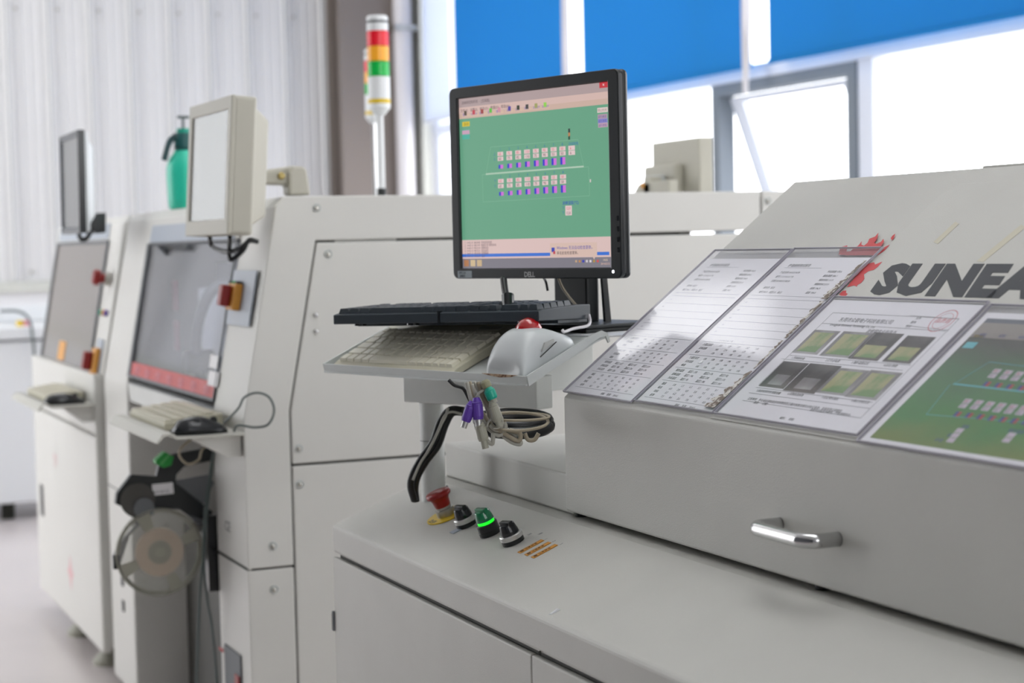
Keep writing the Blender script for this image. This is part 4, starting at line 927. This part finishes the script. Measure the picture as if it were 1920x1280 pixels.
def key_mesh(wd, dp, m, key, ht=.0065, ins=.0022):
    if key in keymesh: return keymesh[key]
    bm = loft([[V((0, 0, 0)), V((wd, 0, 0)), V((wd, dp, 0)), V((0, dp, 0))], [V((ins, ins*.8, ht)), V((wd-ins, ins*.8, ht)), V((wd-ins, dp-ins*.6, ht)), V((ins, dp-ins*.6, ht))]])
    bmesh.ops.recalc_face_normals(bm, faces=bm.faces[:])
    me = bpy.data.meshes.new('key'); bm.to_mesh(me); bm.free(); me.materials.append(m); keymesh[key] = me; return me
pit = .0210; rows = [[1, 1, 1, 1, 5.2, 1, 1, 1, .85, .85, .85], [1.9]+[1]*10+[1.2, .85, .85], [1.7]+[1]*11+[1.35, .85][:2], [1.4]+[1]*12+[1.35], [1]*13+[1.75], [.92]*16]
RW = kw-.020
for r, row in enumerate(rows):
    tot = sum(row); x = .010; dp = pit if r < 5 else .0140; y = .0115+r*pit
    for wdt in row:
        wd = wdt/tot*RW
        me = key_mesh(wd-.0012, dp-.0012, BEIGEK, ('b', round(wd, 4), r == 5))
        put('key', me, tK, MK @ MX.Translation((x, y, kz_at(y)-.001)) @ MX.Rotation(kth, 4, 'X')); x += wd
obj('indicator_panel', box(B(), (kw-.085, .142, .0195), (kw-.030, .156, .0215), MK), CONN, tK)
bm = B(); text_bm(bm, 'A4', .007, MK @ MX.Translation((.055, .148, .0212))); obj('red_logo', bm, REDP, tK)
# ---- trackball mouse
ta = onK(985, 655, .02); lx, ly = loc(ta)
tT = thing('trackball_mouse', ta, 'grey trackball with a red ball, in the right part of the tray', 'trackball')
MT = frame(KP, kx, ky, kz)
st = [(.009, .452, .520, .010), (.010, .440, .530, .024), (.022, .434, .530, .038), (.040, .430, .526, .051), (.060, .431, .524, .058), (.080, .430, .526, .0575), (.098, .430, .530, .050), (.114, .430, .532, .040), (.130, .434, .528, .028), (.145, .445, .518, .018), (.150, .460, .505, .009)]
rg = []
for y, xa, xb, h in st:
    c_, hw = (xa+xb)/2, (xb-xa)/2; r_ = []
    for k in range(24):
        a = 2*PI*k/24; ca, sa = math.cos(a), math.sin(a)
        wr = hw*(1 if sa <= .45 else 1-.10*(sa-.45))
        xx = c_+wr*math.copysign(abs(ca)**.62, ca)-.004*max(0, sa); zz = h*max(0, sa)**.62 if sa > 0 else 0
        r_.append(MT @ V((xx, y+.012*max(0, sa)*(1-(y-.011)/.14), .001+zz)))
    rg.append(r_)
tb_ = obj('body', loft(rg), TRACKG, tT, smooth=True)
sb = tb_.modifiers.new('sub', 'SUBSURF'); sb.levels = 1; sb.render_levels = 2
bc = MT @ V((.474, .096, .0455)); obj('red_ball', lathe(B(), [(0, -.0225)]+[(.0225*math.sin(PI*i/16), -.0225*math.cos(PI*i/16)) for i in range(1, 16)]+[(0, .0225)], MX.Translation(bc), 28), REDC, tT, smooth=True)
obj('side_button', prism(B(), [MT @ V(p) for p in ((.5235, .066, .024), (.5245, .096, .029), (.523, .098, .032), (.5205, .080, .034))], kx*.0035), TRACKD, tT)
obj('seam', tube(B(), [MT @ V(p) for p in ((.5285, .058, .019), (.529, .078, .023), (.5285, .099, .027))], .0008, 6), DARK, tT)
bm = B(); text_bm(bm, '三  三', .006, MT @ MX.Translation((.452, .073, .0545))); obj('faint_print', bm, INKL, tT)
# ---- monitor base, stand and monitor
tM = thing('monitor', (MC.x, MC.y, ZS), 'black-framed monitor showing a green control screen, standing on the steel stand', 'monitor')
def mp(u, v, d=0): return MC+mu_*u+Z_*v+mn*d       # d towards the viewer
def mbox(u0, u1, v0, v1, d0_, d1_): return prism(B(), [mp(u0, v0, d0_), mp(u1, v0, d0_), mp(u1, v1, d0_), mp(u0, v1, d0_)], mn*(d1_-d0_))
o1 = (-.2095, .2135, -.1685, .170)
inn = (-.1885, .1885, -.151, .151)
sh_ = obj('housing', mbox(o1[0], o1[1], o1[2], o1[3], -.022, -.004), BLACK, tM, bevel=.010, seg=4)
obj('rear_housing', loft([[mp(u, v, -.020) for u, v in ((-.18, -.14), (.18, -.14), (.18, .14), (-.18, .14))], [mp(u, v, -.055) for u, v in ((-.12, -.10), (.12, -.10), (.12, .10), (-.12, .10))]]), BLACK, tM, bevel=.008)
def rr(u0, u1, v0, v1, r, d, n=5):
    out = []
    for (cx_, cy_, a0) in ((u1-r, v1-r, 0), (u0+r, v1-r, PI/2), (u0+r, v0+r, PI), (u1-r, v0+r, 1.5*PI)):
        for k in range(n+1): a = a0+PI/2*k/n; out.append(mp(cx_+r*math.cos(a), cy_+r*math.sin(a), d))
    return out
bz = obj('bezel', ring(B(), rr(o1[0], o1[1], o1[2], o1[3], .012, -.006), rr(inn[0], inn[1], inn[2], inn[3], .0008, -.006), mn*.010), BLACK, tM, bevel=.002)
SCB = mat('screen_glass', '0a0d0c', .15)
scr = obj('screen', mbox(-.189, .189, -.1515, .1515, -.004, -.0012), SCB, tM)
def sm(px, py):
    p = onP(MC, mn, px, py); return ((p-MC).dot(mu_), (p-MC).z)
EM = {}
def em(c, s=.92):
    k = (c, s)
    if k not in EM:
        m = bpy.data.materials.new('screen_'+c); m.use_nodes = True; b = m.node_tree.nodes['Principled BSDF']
        b.inputs['Base Color'].default_value = (.01, .01, .01, 1); b.inputs['Roughness'].default_value = .35
        b.inputs['Emission Color'].default_value = (*lin(c), 1); b.inputs['Emission Strength'].default_value = s; EM[k] = m
    return EM[k]
LAY = [0]
def srect(name, u0, v0, u1, v1, c, L, parent=None): return obj(name, mbox(u0, u1, v0, v1, -.0012+L*.00012, -.0012+L*.00012+.0001), em(c), parent or scr)
gtop = (sm(860, 224)[1]+sm(1140, 194.4)[1])/2; gbot = (sm(867, 451)[1]+sm(1147, 442)[1])/2
srect('desktop', -.188, gbot, .188, gtop, '66a384', 1)
srect('toolbar', -.188, gtop, .188, .1505, 'cdb0a2', 1)
srect('title_bar', -.188, .135, .188, .1505, 'b09c9c', 2)
srect('menu_bar', -.188, .124, .188, .135, 'd6b8b0', 2)
srect('close_button', .166, .1415, .187, .1505, 'c8303c', 3)
srect('log_panel', -.188, -.137, .188, gbot, 'dcc0bc', 1)
tbv = (sm(867, 486.5)[1]+sm(1148, 480)[1])/2
srect('taskbar', -.188, -.1505, .188, tbv, '7e7a84', 2)
srect('blue_line', -.188, tbv+.003, .181, tbv+.0085, '3a72d0', 2)
def stext(s, u, v, size, c, L=4, name='caption', parent=None, **k):
    bm = B(); text_bm(bm, s, size, frame(mp(u, v, -.0012+L*.00012), mu_, Z_, mn), depth=.00002, **k); return obj(name, bm, em(c), parent or scr)
stext('×', .173, .1432, .009, 'f0e0e0', 5)
stext('波峰焊控制系统  -  [主画面]', -.180, .1405, .0062, '5a4a52', 4)
stext('文件(F)   设置(S)   操作(O)   数据(D)   帮助(H)', -.184, .1265, .0066, '5a4048', 4)
u = -.178; icons = [(886, '开机'), (905, '手动操作'), (917, '定时'), (937, '报警'), (946, '曲线')]
for k, (lab, c) in enumerate((('登录', '504030'), ('打开文件', 'c04050'), ('报警', 'a04040'), ('运行', '60c040'), ('曲线', 'd090a0'), ('设定', '5040a0'), ('记录', '303828'), ('关闭', '404040'), ('宽度调节', 'a0a060'), ('高度调节', '90d050'))):
    uu = -.178+.0225*k+(0 if k < 5 else .004)
    ic = srect('toolbar_button', uu-.003, gtop+.003, uu+.0185, .1225, 'd6b8a4', 2)
    srect('button_icon', uu+.004, gtop+.0135, uu+.011, .1205, c, 4, ic)
    stext(lab, uu-.0005, gtop+.005, .0058 if len(lab) < 3 else .0044, '6a58b8', 4, parent=ic)
def prect(name, px, py, hw, hh, c, L=3): a = sm(px, py); return srect(name, a[0]-hw, a[1]-hh, a[0]+hw, a[1]+hh, c, L)
prect('status_button', 873, 232.5, .010, .0042, 'd8c030'); a = sm(873, 232.5); stext('自动', a[0]-.006, a[1]-.0025, .0065, '806a10')
prect('status_button', 873, 252, .010, .0085, '46b09c'); prect('status_button', 873, 248, .010, .0035, 'c8a0b8', 4)
a = sm(1129, 206); srect('status_box', a[0]-.012, a[1]-.004, a[0]+.012, a[1]+.004, 'e0ccc8', 3); stext('停止时间', a[0]-.011, a[1]-.002, .0052, '8a7070')
for k in range(3):
    a = sm(1129+.4*k, 218+8.2*k); b = srect('status_box', a[0]-.011, a[1]-.0036, a[0]+.011, a[1]+.0036, ('b49aa8', '8a88c8', 'c0a0b0')[k], 3); stext('运行状态', a[0]-.010, a[1]-.002, .0048, '4438a0', parent=b)
# machine outline
bm = B()
def sline(p, q, w_): 
    a, b = sm(*p), sm(*q); d = V((b[0]-a[0], b[1]-a[1], 0)); L = d.length; n = V((-d.y, d.x, 0))/L*w_/2; z = -.0012+.0004
    prism(bm, [mp(a[0]+n.x, a[1]+n.y, z), mp(b[0]+n.x, b[1]+n.y, z), mp(b[0]-n.x, b[1]-n.y, z), mp(a[0]-n.x, a[1]-n.y, z)], mn*.00005)
k3 = lambda x, y: (850+x/6.4, 160+y/6.4); k1 = lambda x, y: (820+x/3.047, 120+y/3.047)
sline(k3(445, 740), k3(1490, 648), .0007); sline(k3(445, 740), k3(390, 1050), .0007); sline(k3(1490, 648), k3(1560, 970), .0007)
sline(k1(255, 632), k1(862, 587), .0007); sline(k1(255, 632), k1(260, 788), .0007); sline(k1(260, 788), k1(868, 752), .0007); sline(k1(862, 587), k1(868, 752), .0007)
obj('outline', bm, em('84b89a'), scr)
bm = B(); sline(k1(275, 629), k1(835, 585), .0028); obj('conveyor_line', bm, em('b4ccb8'), scr)
for half, (r1, r2, rb, lab) in enumerate((((560, 822, 1305, 757), (562, 880, 1307, 815), (566, 975, 1310, 905), 770), (None, None, None, 0))):
    for i in range(8):
        t_ = i/7
        if half == 0:
            p1 = k3(560+t_*745, 822-65*t_); p2 = k3(562+t_*745, 880-65*t_); p3_ = k3(566+t_*744, 975-70*t_); pn = k3(560+t_*743, 768-60*t_); bh = .0033+.0028*t_
        else:
            p1 = k1(361+t_*355, 668-25*t_); p2 = k1(361+t_*355, 697-25*t_); p3_ = k1(364+t_*354, 741-28*t_); pn = k1(361+t_*355, 643-25*t_); bh = .0033+.0028*t_
        for (pt, c) in ((p1, 'd05060'), (p2, '50303c')):
            a = sm(*pt); b = srect('value_box', a[0]-.0073, a[1]-.0035, a[0]+.0073, a[1]+.0035, 'e2c8c8', 3)
            stext(str((65, 75, 85, 110, 75, 90, 55, 50)[i]), a[0]-.0045, a[1]-.0024, .0068, c, 5, 'figures', b)
        a = sm(*p3_); b = srect('blue_bar', a[0]-.006, a[1]-bh, a[0]-.001, a[1]+bh, '3434c4', 3); srect('pink_bar', a[0]-.001, a[1]-bh, a[0]+.006, a[1]+bh, 'd070d8', 3, b)
        a = sm(*pn); stext(str(i+1), a[0]-.0015, a[1]-.002, .0065, '2c68a8')
for (x, y, c) in ((1415, 750, 'd05060'), (1417, 808, '50303c')):
    a = sm(*k3(x, y)); b = srect('value_box', a[0]-.0078, a[1]-.0037, a[0]+.0078, a[1]+.0037, 'e2c8c8', 3); stext('6', a[0]-.004, a[1]-.0024, .0068, c, 5, 'figures', b)
for (x, y) in ((748, 823), (748, 850)):
    a = sm(*k1(x, y)); b = srect('value_box', a[0]-.0078, a[1]-.0042, a[0]+.0078, a[1]+.0042, 'e2c8c8', 3); stext('12.0', a[0]-.006, a[1]-.0024, .0064, 'd05060' if y < 840 else '50303c', 5, 'figures', b)
a = sm(*k3(1378, 705)); stext('冷却风机', a[0], a[1]-.002, .006, '2c68a8'); a = sm(*k1(712, 796)); stext('波峰温度(℃)', a[0], a[1]-.002, .0068, '2430b0')
for q, (x, y) in enumerate(((490, 826), (490, 885))): a = sm(*k3(x, y)); stext('上', a[0]-.003, a[1]-.002, .006, '2c68a8')
for q, (x, y) in enumerate(((328, 670), (328, 699), (717, 823), (717, 850))): a = sm(*k1(x, y)); stext('下', a[0]-.003, a[1]-.002, .006, '2c68a8')
for y, c in ((380, '303438'), (402, 'c08050'), (421, '28503c')): a = sm(*k1(751, y)); srect('tower_icon', a[0]-.0022, a[1]-.0033, a[0]+.0022, a[1]+.0033, c, 3)
a = sm(*k1(873, 665)); srect('cursor', a[0]-.0015, a[1]-.003, a[0]+.0012, a[1]+.002, 'd8c8c8', 4)
# log text and taskbar
for r in range(6):
    v = gbot-.0065-.0048*r
    stext('%d  14-05-13  08:%02d:%02d  %s' % (r+1, 20+r, 7*r, ('系统启动完成', '链速正常 预热启动', '波峰启动', '自动运行', '报警解除', '运行')[r]), -.181, v, .0048, '5a4250', 3)
for k, c in enumerate(('b07850', 'd0b890', 'c8ae88')): srect('task_icon', -.184+.0175*k, tbv-.0135, -.171+.0175*k, tbv-.002, c, 3)
bl_ = obj('notification_balloon', prism(B(), [mp(u_, v_, -.0012+.00042) for u_, v_ in ((.0405, tbv+.0012), (.142, tbv+.0012), (.146, tbv-.004), (.149, tbv+.0012), (.153, tbv+.0012), (.153, tbv+.0245), (.0405, tbv+.0245))], mn*.0001), em('d8bcb0'), scr)
stext('Windows 无法自动检查更新。', .057, tbv+.0140, .0068, '4a48a8', 6, parent=bl_); stext('单击此处检查更新。', .057, tbv+.0055, .0062, '40303c', 6, parent=bl_)
srect('balloon_icon', .0445, tbv+.0095, .052, tbv+.017, '3040b0', 6, bl_); srect('balloon_icon', .0485, tbv+.006, .0535, tbv+.011, 'c04050', 7, bl_)
stext('14:05', .166, tbv-.0065, .0052, 'e0c8b0', 4); stext('2014/5/13', .161, tbv-.0128, .0052, 'e0b8a8', 4)
for k, c in enumerate(('c0a080', 'c08850', '3038b0', 'd0c8d0', 'e0d8e0', 'b09040', 'd05050')): srect('tray_icon', .101+.0085*k, tbv-.0085, .1055+.0085*k, tbv-.0045, c, 4)
bm = B(); text_bm(bm, 'DELL', .0125, frame(mp(-.0205, -.1655, .0042), mu_, Z_, mn), bold=.0002, spacing=.95); obj('maker_name', bm, SILV, tM)
obj('asset_sticker', mbox(-.196, -.158, -.1670, -.1548, .0040, .0044), mat('sticker_grey', 'a9b3b8', .5), tM)
bm = B(); text_bm(bm, 'SMT-L4', .0058, frame(mp(-.193, -.1602, .0045), mu_, Z_, mn)); text_bm(bm, '波峰焊', .005, frame(mp(-.191, -.1658, .0045), mu_, Z_, mn)); obj('sticker_print', bm, INK, tM)
obj('power_light', lathe(B(), [(.0028, 0), (.002, .001), (0, .001)], frame(mp(.194, -.1572, .004), mu_, Z_, mn), 16), mat('white_led', 'f4f4ff', .3, emit=2.5), tM)
for k in range(4): obj('side_button', mbox(.205, .209, -.075-.017*k, -.067-.017*k, .0036, .0046), BLACKG, tM)
# column, base
obj('stand_column', loft([[mp(u_, v_, d_) for u_, v_, d_ in ((-.058, z_, -.10), (.026, z_, -.10), (.032, z_, -.125), (-.052, z_, -.125))] for z_ in (-.10, ZS-MC.z+.012)]), BLACK, tM, bevel=.004)
obj('stand_spine', loft([[mp(.036, -.10, -.118), mp(.041, -.10, -.118), mp(.041, -.10, -.128), mp(.036, -.10, -.128)], [mp(.047, ZS-MC.z+.012, -.118), mp(.053, ZS-MC.z+.012, -.118), mp(.053, ZS-MC.z+.012, -.132), mp(.047, ZS-MC.z+.012, -.132)]]), BLACKG, tM)
bq = [(-.125, -.010), (.115, -.010), (.115, -.185), (-.125, -.185)]
bs = obj('stand_base', prism(B(), [mp(u_, ZS-MC.z+.0006, d_) for u_, d_ in bq], Z_*.007), BLACK, tM, bevel=.002)
obj('stand_base_top', prism(B(), [mp(u_*1.03, ZS-MC.z+.0076, d_+(.003 if d_ > -.1 else -.003)) for u_, d_ in bq], Z_*.006), BLACK, tM, bevel=.002)

# ---- black keyboard, resting across the beige keyboard and the monitor base
ka = atD(2.85, 1010, 602); kl = atD(2.85+.277*.95, 624, 608); kr = atD(2.85+.12*.95, 1118, 597)
bx_ = (ka-kl).normalized(); by_ = (kr-ka); by_ = (by_-bx_*by_.dot(bx_)).normalized(); bz_ = bx_.cross(by_)
LN = .443; DP = .150
MKB = frame(ka-bx_*LN, bx_, by_, bz_)
tN = thing('keyboard', ka-bx_*LN/2+by_*.07, 'black full-size keyboard resting on top of the beige keyboard and monitor base', 'keyboard')
obj('case', prism(B(), [MKB @ V((0, y, z)) for y, z in ((0, 0), (0, .0165), (.01, .019), (DP*.75, .0245), (DP, .0245), (DP, .004), (DP-.01, 0))], bx_*LN), BLACKK, tN, bevel=.0015)
obj('lower_case', prism(B(), [MKB @ V((.004, y, z)) for y, z in ((.06, -.0055), (.06, .001), (DP-.004, .001), (DP-.004, -.0055))], bx_*(LN-.008)), BLACKK, tN, bevel=.001)
obj('case_seam', box(B(), (.238-.003, -.0006, -.001), (.238+.002, .012, .0195), MKB), BLACKG, tN)
for x in (.045, .165, .40): obj('rubber_foot', cyl(B(), MKB @ MX.Translation((x, .02, -.0035)), .011, .004, 14), BLACKG, tN)
kt = math.atan2(.0055, DP*.75-.01)
def krow(xs, r):
    y = .006+r*.0196+(.008 if r == 5 else 0)
    for x, wd in xs:
        me = key_mesh(wd-.001, .0183, BLACKK, ('k', round(wd, 4)), ht=.0088, ins=.0028)
        put('key', me, tN, MKB @ MX.Translation((x, y, .0185+(y-.01)*math.tan(kt))) @ MX.Rotation(kt, 4, 'X'))
def seqk(x, ws): 
    out = []
    for q in ws: out.append((x, q*.0190)); x += q*.0190
    return out
main = [[1.25, 1.25, 1.25, 6.25, 1.25, 1.25, 1.25, 1.25], [2.25]+[1]*10+[2.75], [1.75]+[1]*11+[2.25], [1.5]+[1]*12+[1.5], [1]*13+[2], [1, 0, 1, 1, 1, 1, .5, 1, 1, 1, 1, .5, 1, 1, 1, 1]]
for r, ws in enumerate(main):
    if r == 5:
        x = .008; k_ = []
        for q, g in ((1, 1), (4, .5), (4, .5), (4, 0)):
            for _ in range(q): k_.append((x, .019)); x += .019
            x += .019*g
        krow(k_, r)
    else: krow(seqk(.008, ws), r)
x = .008+.019*15+.006
krow(seqk(x, [1, 1, 1]), 0); krow([(x+.019, .019)], 1); krow(seqk(x, [1, 1, 1]), 3); krow(seqk(x, [1, 1, 1]), 4); krow(seqk(x, [1, 1, 1]), 5)
x += .019*3+.006
krow(seqk(x, [2, 1, 1]), 0)
for r in (1, 2, 3, 4): krow(seqk(x, [1, 1, 1, 1]), r)

# ================================================================== CORDS AROUND THE STAND
def cord(pts, r, m, label, name='cable', n=8, cat='cable', **k): return tag(obj(name, tube(B(), pts, r, 10, n=n, **k), m, smooth=True), label, cat)
pc_ = lambda x, y, d: atD(d, x, y)
# black cables curling around the post
bl = [((870, 769), (845, 768), (826, 790), (812, 828), (790, 860), (774, 890), (770, 912), (777, 938)), ((874, 772), (848, 773), (834, 796), (820, 834), (798, 864), (782, 892), (777, 915), (779, 939))]
for k, L in enumerate(bl):
    cord([pc_(x, y, 3.06+.05*i/7+.012*k) for i, (x, y) in enumerate(L)], .0065 if k == 0 else .0075, CORDB, ('outer thick black cable curving down the left side of the post', 'inner thick black cable curving down against the post')[k])
cord([pc_(x, y, 3.05+.0005*(900-y)*0) for x, y in ((866, 776), (846, 772), (833, 780), (822, 806), (806, 840), (788, 868), (774, 900))], .0022, CORDG, 'tan cord running with the black cables in front of the post')
cord([pc_(x, y, 3.055) for x, y in ((840, 764), (836, 778), (826, 798), (812, 828), (800, 850))], .0025, CORDG, 'thin grey cord beside the black cables at the post')
q = ctl(828, 920); tag(obj('cable_grommet', cyl(B(), CF(q), .014, .004, 16), BLACKG), 'black grommet at the right foot of the post', 'grommet')
# coiled cables under the arm
def coil(cx_, cy_, rx, ry, d, r, m, label, ph=0, turns=1.0, tiltd=.05):
    pts = [pc_(cx_+rx*math.cos(a), cy_+ry*math.sin(a), d+tiltd*math.sin(a)*-1) for a in [ph+2*PI*turns*i/20 for i in range(21)]]
    return cord(pts, r, m, label, n=3)
coil(962, 787, 66, 12, 2.76, .0088, CORDB, 'thick black cable coil under the right end of the box arm, topmost turn', .0)
coil(965, 797, 65, 15, 2.75, .0095, CORDB, 'thick black cable coil under the box arm, lowest turn', .2)
coil(964, 790, 64, 17, 2.70, .0024, CORDT, 'tan cord coiled around the black cables under the box arm', .1)
coil(966, 781, 64, 7, 2.71, .0022, CORDT, 'tan cord lying along the upper side of the cable coil', .1)
# bundle of keyboard cords and connectors hanging in front of the arm
D_ = 2.66
GL = [[(875, 716), (882, 745), (893, 785), (905, 815), (922, 832), (925, 812)], [(880, 715), (890, 745), (905, 775), (925, 800), (950, 815), (972, 826), (975, 812), (955, 806)],
      [(888, 716), (903, 740), (915, 770), (922, 798), (938, 812), (958, 828), (976, 832), (970, 818), (950, 805)], [(896, 716), (908, 748), (922, 768), (930, 790), (940, 800)],
      [(884, 720), (895, 755), (908, 790), (918, 805), (936, 816), (948, 800), (940, 785)], [(984, 812), (990, 824), (1002, 824), (1010, 812)], [(902, 716), (916, 744), (934, 770), (941, 796), (930, 806), (918, 796)]]
for k, L in enumerate(GL):
    cord([pc_(x, y, D_+.006*(k % 3)) for x, y in L], .0033, CORDG if k % 2 == 0 else CORDT, ('grey cord at the left edge of the hanging bundle', 'tan cord looping to the right end of the bundle', 'grey cord making the lowest loop of the bundle', 'tan cord in the middle of the bundle', 'grey cord crossing the bundle and looping back', 'tan cord loop below the right end of the cable coil', 'grey cord on the right side of the bundle')[k], 'cord', cat='cord')
cord([pc_(x, y, D_-.008) for x, y in ((893, 745), (900, 735), (915, 729), (925, 733), (922, 742))], .002, CORDG, 'thin tie wrapped around the upper part of the cord bundle', 'cable_tie', cat='tie')
cord([pc_(x, y, D_-.008) for x, y in ((912, 800), (918, 788), (936, 780), (942, 786), (936, 800), (925, 803))], .002, CORDG, 'thin tie wrapped around the lower part of the cord bundle', 'cable_tie', cat='tie')
cord([pc_(x, y, D_+.02) for x, y in ((841, 712), (852, 722), (868, 728), (878, 745), (888, 765), (902, 790), (915, 810), (925, 822))], .0028, CORDB, 'thin black cord passing behind the purple connectors', 'cord', cat='cord')
def plug(label, a, b, m, r, tipm=SILV, tip=.010, cat='connector'):
    A, Bp = pc_(*a), pc_(*b); d = (Bp-A); L = d.length; t = thing('connector', A, label, cat); Mp = axisM(A, d)
    obj('grip', lathe(B(), [(0, 0), (r*.55, 0), (r*.8, L*.15), (r, L*.35), (r, L*.85), (r*.85, L), (0, L)], Mp, 18), m, t, smooth=False)
    obj('plug_shell', lathe(B(), [(r*.62, L), (r*.62, L+tip), (r*.5, L+tip), (0, L+tip-.002)], Mp, 16), tipm, t)
    for q in (.2, .3): obj('strain_ridge', lathe(B(), [(r*.86, L*q), (r*.98, L*q+.001), (r*.86, L*q+.003)], Mp, 14), m, t)
plug('left purple connector tilted to the lower left under the tray', (886, 752, D_-.012), (873, 790, D_-.012), PURP, .0078)
plug('right purple connector hanging straight down into the grey plug', (893, 745, D_-.014), (897, 786, D_-.014), PURP, .0085)
plug('long grey connector below the purple one', (898, 789, D_-.012), (907, 826, D_-.012), CONN, .0082, CONN, .012)
plug('teal connector at the top of the cord bundle', (915, 726, D_-.012), (924, 748, D_-.012), TEAL, .0085, CONN, .006)
plug('olive grey connector below the teal one', (922, 752, D_-.012), (934, 790, D_-.012), CONN, .0080, CONN, .008)
plug('grey-green connector above the teal one', (908, 712, D_-.010), (914, 727, D_-.010), mat('olive_connector', '8e8c70', .5), .0075, CONN, .003)
# cords at the monitor stand
cord([pc_(1046, 519, 3.06), pc_(1054, 538, 3.05), pc_(1067, 557, 3.03), pc_(1079, 571, 3.0), pc_(1085, 579, 2.98)], .0024, CORDT, 'tan cord crossing in front of the monitor column', 'cord', cat='cord')
obj('trackball_cord', tube(B(), [pc_(1104, 590, 2.96), pc_(1106, 603, 2.95), pc_(1100, 611, 2.93), pc_(1075, 616, 2.90), pc_(1058, 622, 2.87), MT @ V((.505, .138, .030))], .0026, 10), PIPEM, tT, smooth=True)
cord([pc_(944, 522, 3.02), pc_(947, 545, 3.0), pc_(952, 562, 2.98), pc_(953, 575, 2.97)], .006, CORDB, 'black video cable dropping below the monitor left of its column')
tag(obj('cable_ferrite', tube(B(), [pc_(952, 553, 2.98), pc_(953, 576, 2.97)], .0105, 14, smooth=False), BLACKG), 'black cylindrical ferrite on the video cable behind the black keyboard', 'ferrite')
cord([pc_(1020, 522, 3.05), pc_(1024, 530, 3.03), pc_(1027, 545, 3.03)], .0022, CORDB, 'thin black cord at the left side of the monitor column', 'cord', cat='cord')
